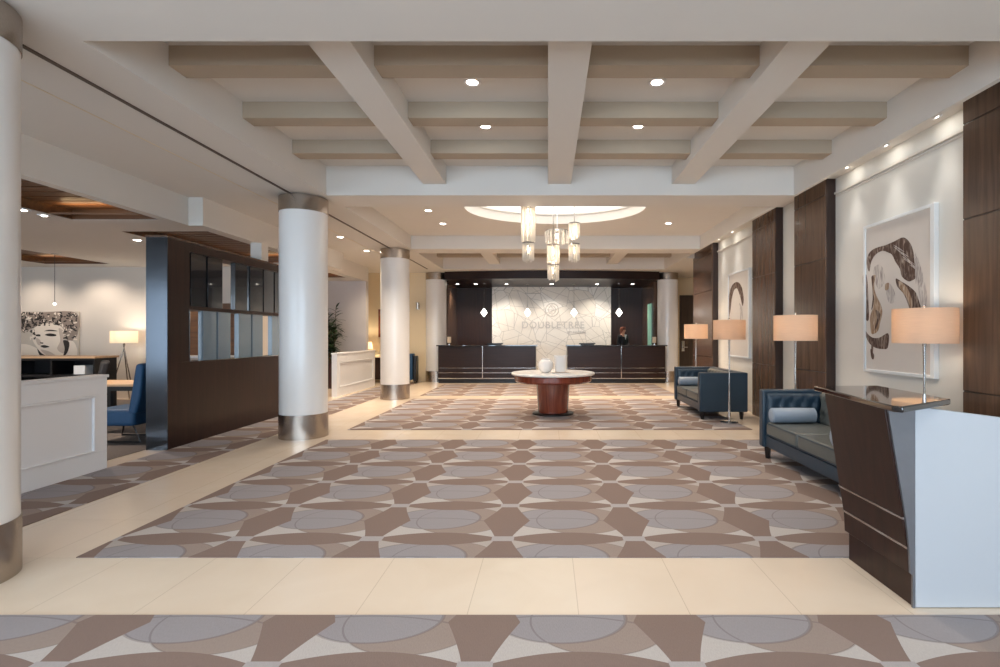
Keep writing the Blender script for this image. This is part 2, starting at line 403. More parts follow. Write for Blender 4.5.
# reveals running along the column line
mb = MB(); mb.box(-3.47, -3.44, -3.5, 14.6, ZS-.012, ZS); struct(mb, 'trim_1', M['slot'])
mb = MB(); mb.box(-3.94, -3.93, -3.5, 14.6, ZS-.004, ZS); struct(mb, 'trim_2', M['paint_cream'])
# lounge ceiling with wood-slat openings
ZL = 2.92
holes = [(-6.25,-5.1,3.6,6.7), (-6.25,-4.97,7.45,10.7), (-10.7,-9.3,7.9,10.85), (-10.7,-7.3,3.6,6.7), (-5.9,-5.3,12.4,13.4)]
mb = MB()
for r in cells(-14, -4.97, -3.8, 7.05, holes): mb.box(*r, ZL, 3.31)
for r in cells(-14, -4.77, 7.05, 11.9, holes): mb.box(*r, ZL, 3.31)
for r in cells(-14, -5.07, 11.9, 14.4, holes): mb.box(*r, ZL, 3.31)
struct(mb, 'ceiling_lounge', M['paint'])
names = ['slatted wood ceiling recess nearest the first column', 'slatted wood ceiling recess above the dark divider screen', 'slatted wood ceiling recess above the portrait wall',
         'slatted wood ceiling recess over the middle of the lounge', 'small wood ceiling recess above the tall potted plant']
warm = []
for h, nm in zip(holes, names):
    x0, x1, y0, y1 = h
    t = thing('ceiling_recess', nm, 'ceiling panel', ((x0+x1)/2, (y0+y1)/2, ZL), 0)
    cx, cy = (x0+x1)/2, (y0+y1)/2
    a_, b_, c_, d_ = x0-cx+.001, x1-cx-.001, y0-cy+.001, y1-cy-.001
    mb = MB(); mb.box(a_, b_, c_, d_, .20, .24); mb.box(a_, a_+.02, c_, d_, .004, .20); mb.box(b_-.02, b_, c_, d_, .004, .20); mb.box(a_+.02, b_-.02, c_, c_+.02, .004, .20); mb.box(a_+.02, b_-.02, d_-.02, d_, .004, .20)
    mb.build('wood_lining', M['slatwood'], t)
    mb = MB(); y = c_+.04
    while y+.16 < d_-.02:
        mb.box(a_+.022, b_-.022, y, y+.16, .12, .145); y += .2
    mb.build('slat_panel', M['slatwood'], t)
    MB().box(a_+.02, b_-.02, d_-.34, d_-.30, .0, .02).build('lamp_lip', M['slatwood'], t)  # added lip, hides the up-light from below
    warm.append((cx, y1-.32, ZL+.03, (x1-x0)*.7))
# small square track heads on the rim of the nearest recess
for i, (x, y, lab) in enumerate(((-6.31,6.14,'left of the two square spot heads on the rim of the near wood recess'), (-6.34,6.42,'right of the two square spot heads on the rim of the near wood recess'))):
    t = thing('spot_head', lab, 'spotlight', (x, y, ZL))
    mb = MB(); mb.box(-.05,.05,-.05,.05,-.014,.0); mb.build('housing', M['white'], t, bevel=.005)
    mb = MB(); mb.lathe([(.03,-.017),(.03,-.0145)], seg=16); mb.build('lens', M['led'], t)

# ------------------------------------------------------------------ walls
mb = MB(); mb.box(XW, XW+.3, -3.8, 3.31, 0, ZS); mb.box(XW, XW+.3, 3.31, 12.6, 0, ZW); mb.box(XW, XW+.3, 12.6, 12.9, 0, ZS); struct(mb, 'wall_right', M['paint_wall'])
mb = MB(); mb.box(XW+.3, 7, 12.6, 12.9, 0, ZS); struct(mb, 'wall_alcove_side', M['paint_wall'])
mb = MB(); mb.box(6.7, 7, 12.9, 17, 0, ZS); struct(mb, 'wall_alcove_right', M['paint_wall'])
mb = MB(); mb.box(3.52, 7, 16.9, 17.1, 0, ZS); struct(mb, 'wall_alcove_back', M['paint_cream'])
mb = MB(); mb.box(-14.2, -14, -3.8, 11.5, 0, ZS); struct(mb, 'wall_left', M['paint_lounge'])
mb = MB(); mb.box(-14, -6.35, 11.3, 11.5, 0, ZL); struct(mb, 'wall_lounge', M['paint_lounge'])
mb = MB(); mb.box(-6.55, -6.35, 11.5, 14.2, 0, ZL); struct(mb, 'wall_lounge_return', M['paint_lav'])
mb = MB(); mb.box(-6.55, -5.07, 14.2, 14.4, 0, ZL-.001); struct(mb, 'wall_corridor', M['paint_lav'])
mb = MB(); mb.box(-6.7, -6.5, 14.4, 15.8, 0, ZS); struct(mb, 'wall_corridor_left', M['paint_cream'])
mb = MB(); mb.box(-6.7, -3.735, 15.6, 15.8, 0, ZS); mb.box(-3.735,-3.48,15.925,18.4,0,ZS); struct(mb, 'wall_back', M['paint_cream'])
# crown moulding and picture rail on the right wall
mb = MB()
for z0, z1, d in ((3.235,3.26,.035),(3.205,3.22,.015)): mb.box(XW-d, XW, 4.46, 6.64, z0, z1)
struct(mb, 'trim_3', M['paint'])
mb = MB()
for z0, z1, d in ((3.235,3.26,.035),(3.205,3.22,.015)): mb.box(XW-d, XW, 9.06, 11.25, z0, z1)
struct(mb, 'trim_4', M['paint'])
for i, (a, b) in enumerate(((4.46,6.64),(7.52,8.14),(9.06,11.25))):
    mb = MB(); mb.box(XW-.018, XW, a, b, 0, .12); struct(mb, ('baseboard_right','baseboard_right_middle','baseboard_right_far')[i], M['paint'])
# door in the alcove
dx0, dx1 = 4.34, 5.3
mb = MB(); mb.box(dx0-.08, dx0, 16.84, 16.9, 0, 2.82); mb.box(dx1, dx1+.08, 16.84, 16.9, 0, 2.82); mb.box(dx0, dx1, 16.84, 16.9, 2.74, 2.82)
struct(mb, 'trim_5', M['paint_cream'])
dr = MB().box(dx0+.01, dx1-.01, 16.85, 16.895, .01, 2.73).build('door_1', M['doorwood']); tag(dr, 'tall dark wooden door with a steel lock plate beyond the last wall panel', 'door', kind='structure')
p = MB().box(dx0+.07, dx0+.17, 16.83, 16.85, .88, 1.22); p.box(dx0+.1, dx0+.26, 16.78, 16.80, 1.0, 1.03); p.box(dx0+.1,dx0+.13,16.78,16.83,1.0,1.03)
p.build('handle', M['chrome'], dr, bevel=.004)

# front wall (behind the camera) with windows that let the daylight in
wins = [(-13.2,-10.2),(-9.7,-6.7),(-6.2,-3.4),(-2.9,-.1),(.3,3.2)]
mb = MB()
for r in cells(-14, 4, 0, ZS, [(a,b,.25,2.95) for a, b in wins]): mb.box(r[0], r[1], -3.8, -3.6, r[2], r[3])
struct(mb, 'wall_front', M['paint_wall'])
for i, (a, b) in enumerate(wins):
    mb = MB(); w = .06
    for q in (a, (a+b)/2-w/2, b-w): mb.box(q, q+w, -3.75, -3.65, .25, 2.95)
    for q in (.25, 2.2, 2.95-w): mb.box(a, b, -3.745, -3.655, q, q+w)
    fr = tag(mb.build('window_%d' % (i+1), M['steel']), kind='structure')
    MB().box(a+.02, b-.02, -3.705, -3.695, .28, 2.92).build('pane', M['glass'], fr)

# ------------------------------------------------------------------ dark wall panels
def panel(y0, y1, label):
    t = thing('wall_panel', label, 'wall panel', (3.62, (y0+y1)/2, 0), group='tall dark wood wall panels')
    h = (y1-y0)/2
    mb = MB(); mb.box(.006, .138, -h+.004, h-.004, 0, 3.45); mb.build('core', M['paneledge'], t)
    for z0, z1 in ((0,.91),(.92,2.405),(2.415,3.23),(3.24,3.45)):
        MB().box(0, .02, -h, h, z0, z1).build('board', M['panelwood'], t, bevel=.003)
panel(3.55, 4.45, 'dark wood wall panel nearest the camera at the right edge of the photo')
panel(6.66, 7.50, 'dark wood wall panel just beyond the large framed horse-like brush painting')
panel(8.15, 9.04, 'dark wood wall panel standing right behind the second floor lamp from the door')
panel(11.26, 12.72, 'dark wood wall panel farthest away, next to the dark door')

# ------------------------------------------------------------------ columns
col = thing('column', 'nearest white round column at the left edge of the photo', 'column', (-3.4, 2.86, 0), group='white columns with steel bands')
mb = MB(); mb.lathe([(.31,.33),(.31,3.09)], seg=64); mb.build('shaft', M['white_satin'], col)
mb = MB(); mb.lathe([(.316,0),(.316,.33)], seg=64); mb.build('base_band', M['steel'], col)['label'] = 'brushed steel base band'
mb = MB(); mb.lathe([(.316,3.09),(.316,3.298)], seg=64); mb.build('top_band', M['steel'], col)['label'] = 'brushed steel top band'
dup(col, (-3.4, 7.10, 0), label='white round column at the end of the dark divider screen, second from the camera')
dup(col, (-3.4, 11.34, 0), label='white round column beside the small white half wall')
dup(col, (-3.42, 15.6, 0), label='white round column at the left end of the reception desks')
dup(col, (3.66, 15.6, 0), label='white round column at the right end of the reception desks')

# ------------------------------------------------------------------ reception alcove
mb = MB(); mb.box(-3.48, 3.54, 18, 18.3, 0, ZS); struct(mb, 'wall_reception', M['espresso'])
mb = MB(); mb.box(-3.48, -3.2, 15.93, 18, 0, 3.07); struct(mb, 'wall_reception_left', M['panelwood'])
mb = MB(); mb.box(3.3, 3.52, 15.93, 18, 0, 3.07); struct(mb, 'wall_reception_right', M['panelwood'])
mb = MB(); mb.box(-1.92, 2.16, 17.5, 17.99, 0, 3.07); struct(mb, 'wall_marble', M['marble'])
# curved dark header
pts = []
for k in range(25):
    x = -3.1+6.43*k/24; u = (x-.115)/3.215; pts.append((x, 15.25-.3*(1-u*u)))
poly = pts+[(3.33,15.93),(3.52,15.93),(3.52, 18), (-3.48, 18),(-3.48,15.93),(-3.1,15.93)]
mb = MB(); mb.prism(poly, 'z', 3.075, ZS-.002); struct(mb, 'ceiling_reception_header', M['espresso_h'])
# mint glass strip
tag(MB().box(3.27, 3.295, 16.25, 16.75, 0, 2.42).build('glass_panel', M['mint'], off=(3.27,16.25,0)), 'narrow mint green glass panel on the side wall behind the right desk', 'glass panel')

def recdesk(x0, x1, lab, seamx, sgn):
    cx = (x0+x1)/2; t = thing('reception_desk', lab, 'reception desk', (cx, 14.95, 0), group='dark reception desks')
    a, b = x0-cx, x1-cx
    if sgn < 0: foot = [(a,0),(b,0),(b,.75),(a+.62,.75),(a+.62,.24),(a,.24)]
    else: foot = [(a,0),(b,0),(b,.24),(b-.36,.24),(b-.36,.75),(a,.75)]
    mb = MB(); mb.prism([(x, y+.04) for x, y in foot], 'z', 0, .13); mb.build('plinth', M['black'], t)
    mb = MB()
    for z0, z1 in ((.155,.30),(.312,.44),(.452,1.09)): mb.prism(foot, 'z', z0, z1)
    mb.build('body', M['espresso_h'], t, bevel=.002)
    mb = MB()
    for z in (.13,.30,.44): mb.prism([(x, y-.004) for x, y in foot], 'z', z, z+.0125+(.0125 if z == .13 else 0))
    mb.box(seamx-cx-.012, seamx-cx+.012, -.006, .01, .155, 1.09)
    mb.build('metal_inlay', M['chrome'], t)
    foot2 = [(a-.05,-.05),(b+.05,-.05)]+[(x+(.05 if x == b else -.05 if x == a else 0), y+(.03 if y > 0 else -.05)) for x, y in foot[2:]]
    mb = MB(); mb.prism(foot2, 'z', 1.09, 1.12); mb.build('countertop', M['granite'], t, bevel=.004)
recdesk(-3.22, -.36, 'dark wood reception desk left of the central gap', -1.92, -1)
recdesk(.57, 3.44, 'dark wood reception desk right of the central gap with the receptionist behind', 2.15, 1)

# sign on the marble
sg = thing('wall_sign', 'metal emblem and raised lettering on the marble feature wall', 'sign', (.14, 17.5, 1.9))
def text(body, size, x, z, name, par, m, y=-.012, ext=.008, align='CENTER', space=1.0):
    cu = bpy.data.curves.new(name, 'FONT'); cu.body = body; cu.size = size; cu.extrude = ext; cu.align_x = align; cu.space_character = space
    cu.materials.append(m); o = bpy.data.objects.new(name, cu); C.objects.link(o); o.parent = par; o.location = (x, y, z); o.rotation_euler = (PI/2,0,0)
    bpy.context.view_layer.update(); me = bpy.data.meshes.new_from_object(o.evaluated_get(bpy.context.evaluated_depsgraph_get()))
    q = bpy.data.objects.new(name, me); C.objects.link(q); q.parent = par; q.location = o.location; q.rotation_euler = o.rotation_euler; bpy.data.objects.remove(o)
    return q
text('DOUBLETREE', .33, .03, -.25, 'lettering', sg, M['letter'], space=1.12)
text('BY HILTON', .12, .85, -.42, 'small_lettering', sg, M['letter'])
mb = MB(); zc = .38
ring = [(.22*math.cos(2*PI*k/32), -.02, zc+.22*math.sin(2*PI*k/32)) for k in range(33)]
mb.tube(ring, .016, 6)
mb.tube([(0,-.02,zc-.21),(0,-.02,zc+.2)], .013, 6); mb.tube([(-.17,-.02,zc),(.17,-.02,zc)], .013, 6)
for s in (-1, 1):
    mb.tube([(s*(.04+.09*math.sin(PI*k/10)), -.02, zc-.14+.28*k/10) for k in range(11)], .013, 6)
mb.build('emblem', M['letter'], sg)

# small things on the reception desks
def table_lamp_small(x, y, lab):
    t = thing('desk_lamp', lab, 'lamp', (x, y, 1.12))
    mb = MB(); mb.lathe([(.05,0),(.05,.012),(.012,.02),(.012,.06)], seg=16); mb.build('base', M['chrome'], t)
    mb = MB(); mb.lathe([(.055,.06),(.055,.24)], seg=20); mb.build('shade', M['shade_w'], t)
table_lamp_small(-2.92, 15.07, 'small cream lamp on the far left end of the left reception desk')
table_lamp_small(3.14, 15.07, 'small white lamp on the right end of the right reception desk')
def blotter(x, y, lab):
    t = thing('desk_monitor', lab, 'monitor', (x, y, 1.12))
    MB().box(-.2,.2,-.12,.12,0,.02).build('base', M['black'], t, bevel=.004)
    MB().box(-.24,.24,.02,.05,.02,.055).build('screen', M['black'], t, bevel=.004)
blotter(-1.58, 15.2, 'low black desk equipment on the left reception desk')
blotter(1.17, 15.2, 'low black desk equipment on the right reception desk')

# pendants over the desks
def recpendant(x, lab):
    t = thing('pendant_light', lab, 'pendant light', (x, 16.5, 3.075), group='diamond pendants behind the reception desks')
    MB().lathe([(.06,-.02),(.06,0)], seg=16).build('canopy', M['chrome'], t)
    MB().tube([(0,0,-.02),(0,0,-.80)], .005, 6).build('cord', M['chrome'], t)
    MB().lathe([(.012,-1.07),(.06,-1.0),(.11,-.94),(.06,-.86),(.02,-.80)], seg=10).build('glass_shade', M['pend'], t)
for x, l in ((-2.07,'small diamond pendant in front of the dark back wall at left'), (-.66,'small diamond pendant in front of the marble, left of the emblem'),
             (.84,'small diamond pendant in front of the marble, right of the emblem'), (2.30,'small diamond pendant above the receptionist')): recpendant(x, l)

# ------------------------------------------------------------------ downlights
LIGHTS = []
def light(kind, loc, power, col=(1,.86,.70), rot=(0,0,0), size=.1, spot=None, blend=.6, sy=None, name='light', par=None):
    d = bpy.data.lights.new(name, kind); d.energy = power; d.color = col
    if kind == 'AREA':
        d.shape = 'RECTANGLE' if sy else 'SQUARE'; d.size = size
        if sy: d.size_y = sy
    else: d.shadow_soft_size = size
    if kind == 'SPOT': d.spot_size = math.radians(spot); d.spot_blend = blend
    o = bpy.data.objects.new(name, d); C.objects.link(o); o.location = loc; o.rotation_euler = rot; LIGHTS.append(o); return o
protoD = None
def downlight(x, y, z, lab, power=85, spot=120, rot=(0,0,0), col=(1,.84,.67), r=.065):
    global protoD
    if protoD is None:
        t = thing('recessed_downlight', lab, 'ceiling light', (x, y, z), group='recessed ceiling downlights')
        mb = MB(); mb.lathe([(.052,-.004),(.075,-.006),(.078,0),(.052,0),(.052,-.004)], seg=28, caps=False); mb.build('trim_ring', M['white'], t)
        MB().lathe([(.051,-.003),(.051,-.001)], seg=24).build('lens', M['led'], t)
        protoD = t
    else: t = dup(protoD, (x, y, z), label=lab)
    if power: light('SPOT', (x, y, z-.02), power, col, rot, .05, spot, .8)
downlight(-.69, 4.65, ZC, 'lit downlight in the coffer left of the centre beam, nearer row', 50, col=(1,.9,.78))
downlight(.995, 4.65, ZC, 'lit downlight in the coffer right of the centre beam, nearer row', 50, col=(1,.9,.78))
downlight(-.69, 5.63, ZC, 'lit downlight in the coffer left of the centre beam, farther row', 50, col=(1,.9,.78))
downlight(.995, 5.63, ZC, 'lit downlight in the coffer right of the centre beam, farther row', 50, col=(1,.9,.78))
downlight(-2.11, 8.98, ZB, 'downlight left of the oval dome, nearer of the two')
downlight(-2.07, 10.04, ZB, 'downlight left of the oval dome, farther of the two')
downlight(2.36, 10.0, ZB, 'downlight right of the oval dome')
downlight(-4.03, 9.89, ZS, 'aisle downlight between the second and third columns, nearer of the two')
downlight(-4.09, 11.5, ZS, 'aisle downlight between the second and third columns, farther of the two')
downlight(-6.54, 8.12, ZL, 'downlight in the lounge ceiling just left of the dark divider screen', 25)
for y, l in ((4.78,'wall spot above the right side of the large brush painting'), (5.50,'wall spot above the middle of the large brush painting'), (6.22,'wall spot above the left side of the large brush painting'),
             (10.1,'wall spot above the right side of the farther brush painting'), (10.9,'wall spot above the left side of the farther brush painting')):
    downlight(3.60, y, ZW, l, 13, 66, (0, math.radians(6), 0), (1,.95,.88))
for x, l in ((-2.95,'spot in the reception header at the far left'), (-2.35,'spot in the reception header left of the left pendant'), (-1.35,'spot in the reception header over the left of the marble'),
             (.12,'spot in the reception header over the emblem'), (1.6,'spot in the reception header over the right of the marble'), (2.75,'spot in the reception header right of the receptionist')):
    downlight(x, 16.6, 3.075, l, 52, 100, (math.radians(20),0,0), (1,.90,.78))

# ------------------------------------------------------------------ crystal pendants
def crystal(x, y, ztop, tiers, lab):
    t = thing('crystal_pendant', lab, 'chandelier', (x, y, 3.8), group='crystal pendants under the dome')
    z0 = ztop-3.8
    MB().tube([(0,0,0),(0,0,z0)], .008, 8).build('rod', M['chrome'], t)
    for (r, a, b) in tiers:
        a -= 3.8; b -= 3.8
        mb = MB(); mb.lathe([(r+.008,a),(r+.008,a+.018)], seg=28); mb.build('ring_plate', M['chrome'], t)
        mb = MB()
        for k in range(18):
            q = 2*PI*k/18; px, py = r*math.cos(q), r*math.sin(q); bb = b+random.uniform(0,.05)
            mb.tube([(px,py,a),(px,py,bb)], .012, 6)
            if k % 2 == 0: mb.tube([(px*.6,py*.6,a),(px*.6,py*.6,bb-.02)], .010, 6)
        mb.build('crystal_strands', M['crystal'], t)
        mb = MB(); mb.lathe([(.018,a-.04),(.028,(a*2+b)/3),(.018,(a+b)/2)], seg=12); mb.build('bulb', M['bulb'], t)
crystal(-.31, 8.0, 3.44, [(.105,3.42,2.86),(.085,2.84,2.56)], 'long crystal pendant hanging on the left under the dome')
crystal(.09, 8.75, 2.96, [(.10,2.94,2.62),(.09,2.60,2.34)], 'lowest crystal pendant hanging in the middle above the round table')
crystal(.44, 8.55, 3.3, [(.085,3.27,3.02),(.085,2.92,2.64)], 'two-tier crystal pendant hanging on the right under the dome')
crystal(.17, 9.55, 3.36, [(.22,3.34,3.10)], 'short wide glowing crystal cluster behind the other pendants')
for p in ((-.31,8.0,3.1),(.09,8.75,2.7),(.44,8.55,3.1),(.17,9.55,3.2)): light('POINT', (p[0],p[1],p[2]), 5, (1,.85,.68), size=.03)

# ------------------------------------------------------------------ round table with vases
t = thing('pedestal_table', 'round mahogany pedestal table with a white marble top in the middle of the lobby', 'table', (.09, 9.12, .006))
MB().lathe([(.37,0),(.37,.022),(.34,.034),(.0,.034)], seg=48).build('base_disc', M['black'], t)
MB().lathe([(.265,.034),(.305,.56)], seg=48).build('drum', M['mahog'], t)
MB().lathe([(.66,.57),(.69,.60),(.69,.685),(.66,.70)], seg=64).build('apron', M['mahog'], t)
MB().lathe([(.30,.56),(.60,.565),(.66,.57)], seg=64).build('underside', M['black'], t)
MB().lathe([(.735,.70),(.745,.71),(.745,.73),(.738,.738)], seg=72).build('marble_top', M['marbletop'], t)
zt = .745
v = MB(); pr = [(.05,0),(.075,.01),(.11,.05),(.135,.11),(.13,.17),(.10,.215),(.07,.235),(.08,.25),(.065,.25),(.055,.235)]
v.lathe(pr, seg=32); tag(v.build('vase', M['ceramic'], off=(0,0,0)), 'rounded white ceramic vase on the left of the marble table top', 'vase').location = (-.04, 9.02, zt)
v = MB(); v.lathe([(.085,0),(.10,.01),(.105,.05),(.115,.25),(.125,.30),(.118,.30),(.105,.26)], seg=32); tag(v.build('vase', M['ceramic']), 'taller straight-sided white vase on the right of the marble table top', 'vase').location = (.225, 9.12, zt)
v = MB()
for k in range(9): v.tube([(0,0,0),(0,0,.0)], .001, 3) if False else None
t = thing('magazine', 'flat magazine lying in front of the white vases on the table', 'magazine', (.22, 8.83, zt), .2)
MB().box(-.14,.14,-.10,.10,0,.010).build('pages', M['shirt'], t)
MB().box(-.142,.142,-.102,.102,.010,.013).build('cover', M['ph_mid'], t)

# ------------------------------------------------------------------ floor lamps
def floor_lamp(lab, loc):
    t = thing('floor_lamp', lab, 'floor lamp', loc, group='floor lamps with peach drum shades')
    MB().lathe([(.14,0),(.14,.014),(.13,.02),(.02,.024)], seg=32).build('base', M['chrome'], t)
    MB().lathe([(.024,.02),(.013,.55),(.009,1.0),(.014,1.30),(.022,1.36)], seg=16).build('pole', M['chrome'], t)
    MB().lathe([(.246,1.33),(.246,1.64),(.243,1.64),(.243,1.33),(.246,1.33)], seg=56, caps=False).build('lamp_shade', M['shade'], t)
    mb = MB(); mb.tube([(0,0,1.36),(0,0,1.655)], .005, 8); mb.ball((0,0,1.665), .014, 10)
    for k in range(3):
        a = 2*PI*k/3; mb.tube([(0,0,1.62),(.243*math.cos(a),.243*math.sin(a),1.62)], .003, 6)
    mb.build('finial', M['chrome'], t)
    MB().ball((0,0,1.47), .035, 14, (1,1,1.2)).build('bulb', M['bulb'], t)
    return t
LP = [((3.38,4.58,0),'floor lamp with peach drum shade in front of the large framed painting'), ((3.04,6.27,.006),'floor lamp beside the far end of the nearer sofa'),
      ((2.90,8.16,.006),'floor lamp standing on the carpet in front of the farther sofa'), ((3.19,11.0,0),'farthest peach floor lamp, next to the dark door')]
l0 = floor_lamp(LP[0][1], LP[0][0])
for p, l in LP[1:]: dup(l0, p, label=l)
for p, l in LP: light('POINT', (p[0], p[1], 1.53), 2.8, (1,.86,.70), size=.06)

# ------------------------------------------------------------------ sofas
def tuft(w, h, bulge, nx, nz, res=6):
    """front surface grid in (x,z) bulging towards -y with buttons in a diamond grid, closed by a flat back"""
    NX, NZ = nx*res, nz*res; sx, sz = w/nx, h/nz
    btn = []
    for j in range(nz+1):
        for i in range(nx+1):
            btn.append(((i+(.5 if j % 2 else 0))*sx-w/2, j*sz))
    mb = MB(); vs = []
    for j in range(NZ+1):
        for i in range(NX+1):
            x = -w/2+w*i/NX; z = h*j/NZ
            d = min(math.hypot((x-a)/sx, (z-b)/sz) for a, b in btn)
            e = min(1, min(x+w/2, w/2-x, z, h-z)/.03)
            # diagonal folds
            u = ((x+w/2)/sx); vv = z/sz
            fold = min(abs(((u+vv/2+.0)%1)-.0), 1-((u+vv/2)%1), abs((u-vv/2)%1), 1-((u-vv/2)%1))
            y = -bulge*(.35+.65*min(1, d*2.0)**.7)*(.75+.25*min(1, fold*5))*e**.5
            vs.append((x, y, z))
    fs = [(j*(NX+1)+i, j*(NX+1)+i+1, (j+1)*(NX+1)+i+1, (j+1)*(NX+1)+i) for j in range(NZ) for i in range(NX)]
    mb.add(vs, fs); n = len(vs)
    edge = [i for i in range(NX+1)]+[j*(NX+1)+NX for j in range(1,NZ+1)]+[NZ*(NX+1)+i for i in range(NX-1,-1,-1)]+[j*(NX+1) for j in range(NZ-1,0,-1)]
    bk = [(vs[i][0], .03, vs[i][2]) for i in edge]
    mb.v += bk; m = len(edge)
    for k in range(m):
        k2 = (k+1)%m; mb.f.append((edge[k], edge[k2], n+k2, n+k)); mb.m.append(0)
    mb.f.append(tuple(n+k for k in range(m))); mb.m.append(0)
    return mb
def xf(mb, M4):
    mb.v = [tuple(M4 @ Vector(p)) for p in mb.v]; return mb
def sofa(lab, loc):
    # local: front faces -x; x 0..D, y -L/2..L/2
    D, L, H = .80, 1.72, .78
    t = thing('sofa', lab, 'sofa', loc, group='tufted navy leather sofas')
    MB().box(.03, D-.02, -L/2+.03, L/2-.03, .14, .27).build('base', M['leatherblue'], t, bevel=.012)
    for s in (-1, 1):
        y0, y1 = (L/2-.11, L/2) if s > 0 else (-L/2, -L/2+.11)
        a = MB().box(0, D, y0, y1, .13, H).build('armrest', M['leatherblue'], t, bevel=.018)
        q = tuft(D-.17, .36, .035, 5, 3)
        Mx = Matrix.Translation((.04+(D-.17)/2, s*(L/2-.112), H-.40)) @ (Matrix.Rotation(0, 4, 'Z') if s > 0 else Matrix.Rotation(PI, 4, 'Z'))
        xf(q, Mx).build('tufting', M['leatherblue'], a, ang=80)
    MB().box(D-.13, D, -L/2+.11, L/2-.11, .13, H).build('backrest', M['leatherblue'], t, bevel=.018)
    q = tuft(L-.30, .40, .06, 9, 3); Mx = Matrix.Translation((D-.14, 0, H-.42)) @ Matrix.Rotation(-PI/2, 4, 'Z')
    xf(q, Mx).build('tufted_back', M['leatherseat'], t, ang=80)
    for s in (-1, 1):
        y0, y1 = (.004, L/2-.15) if s > 0 else (-L/2+.15, -.004)
        c = MB().box(.015, D-.20, y0, y1, .275, .425).build('seat_cushion', M['leatherseat'], t, bevel=.035, seg=4)
        mb = MB(); yy0, yy1 = y0+.012, y1-.012
        mb.tube([(.018,yy0,.412),(.018,yy1,.412)], .006, 6); mb.tube([(.018,yy0,.29),(.018,yy1,.29)], .006, 6)
        mb.build('piping', M['leatherblue'], c)
    for x in (.07, D-.08):
        for y in (-L/2+.08, L/2-.08):
            MB().lathe([(.026,0),(.042,.145)], (x,y,0), 4).build('leg', M['black'], t)
    return t
s1 = sofa('nearer navy leather sofa with light sheen coloured into its seat, partly behind the dark host desk', (2.43, 5.02, .006))
s2 = dup(s1, (2.50, 9.27, .006), label='farther navy leather sofa behind the floor lamp that stands on the carpet')
def bolster(x, y, lab):
    t = thing('bolster_cushion', lab, 'cushion', (x, y, .435+.083), group='pale blue bolster cushions')
    mb = MB(); n = 20
    prof = [(.004,-.24),(.05,-.243),(.072,-.235),(.081,-.215),(.083,0),(.081,.215),(.072,.235),(.05,.243),(.004,.24)]
    mb.lathe(prof, seg=28); xf(mb, Matrix.Rotation(PI/2, 4, 'Y')); mb.build('cover', M['bolster'], t, ang=60)
    for s in (-1, 1):
        q = MB(); q.tube([(s*.228+.0, .078*math.cos(2*PI*k/24), .078*math.sin(2*PI*k/24)) for k in range(25)], .005, 6); q.build('piping', M['bolster'], t)
    return t
b1 = bolster(2.43+.275, 5.02+.62, 'pale blue bolster lying at the far end of the nearer sofa')
dup(b1, (2.43+.275, 5.02-.62, .518), label='pale blue bolster at the near end of the nearer sofa, mostly behind the host desk')
dup(b1, (2.50+.275, 9.27+.62, .518), label='pale blue bolster lying at the far end of the farther sofa')

# ------------------------------------------------------------------ host desk at right
t = thing('host_desk', 'dark-fronted host desk with granite top and white side panel at the right edge', 'desk', (1.885, 2.63, 0))
L = .565
def face(z):   # x of slanted front
    return -.15+(.117)*(1.03-z)/(1.03-.295) if z > .295 else -.033
mb = MB()
mb.box(0, .04, .001, L, 0, .172); mb.prism([(-.027,.178),(.05,.178),(.05,.298),(-.033,.298)], 'y', .001, L)
mb.prism([(face(.31),.31),(.05,.31),(.05,.452),(face(.452),.452)], 'y', .001, L)
mb.prism([(face(.464),.464),(.05,.464),(.05,1.04),(face(1.04),1.04)], 'y', .001, L)
mb.build('front_panel', M['espresso'], t, bevel=.002)
mb = MB()
mb.prism([(-.036,.298),(.05,.298),(.05,.310),(-.036,.310)], 'y', -.004, L+.004)
mb.prism([(face(.45)-.004,.452),(.05,.452),(.05,.464),(face(.464)-.004,.464)], 'y', -.004, L+.004)
mb.build('metal_inlay', M['chrome'], t)
mb = MB(); mb.prism([(-.012,.0),(.0,0),(.0,1.04),(face(1.04)+.01,1.04),(face(.46)+.012,.46),(-.03,.31),(-.025,.178),(-.012,.17)], 'y', -.012, .0); mb.build('end_panel', M['greymetal'], t)['label'] = 'grey metal end panel'
mb = MB(); mb.prism([(.001,.004),(1.35,.004),(1.35,.86),(.001,1.036)], 'y', -.014, .03); mb.build('side_panel', M['laminate'], t, bevel=.003)['label'] = 'white side panel'
MB().box(.05, 1.30, .031, .52, .70, .74).build('worktop', M['tablewood'], t)
MB().box(1.26, 1.30, .031, .52, 0, .70).build('inner_support', M['white'], t)
mb = MB(); mb.prism([(-.15,.70),(-.265,-.23),(-.235,-.262),(.18,.0),(.215,.03),(.29,.74)], 'z', 1.04, 1.07); mb.build('countertop', M['granite'], t, bevel=.006)

# ------------------------------------------------------------------ framed paintings on the right wall
def pxyz(px, py, X):
    Y = X*510/(px-548); return (Y, 1.4+(335.5-py)*Y/510)
def smooth_poly(pts, n=5):
    out = []; N_ = len(pts)
    for i in range(N_):
        p0, p1, p2, p3 = (Vector(pts[(i+k-1)%N_]) for k in range(4))
        for k in range(n):
            s_ = k/n
            q = .5*((2*p1)+(-p0+p2)*s_+(2*p0-5*p1+4*p2-p3)*s_*s_+(-p0+3*p1-3*p2+p3)*s_**3); out.append((q.x, q.y))
    return out
def flat(layers, fn, name, par):
    """thin printed shapes on one board: layers of (polygons, material, lift)"""
    mb = MB(); ms = []
    for polys, m, lift in layers:
        if m not in ms: ms.append(m)
        for k, pl in enumerate(polys):
            p = smooth_poly(pl); base = len(mb.v)
            mb.v += [fn(q, lift+k*2e-6) for q in p]; mb.f.append(tuple(range(base, base+len(p)))); mb.m.append(ms.index(m))
    return mb.build(name, ms, par)
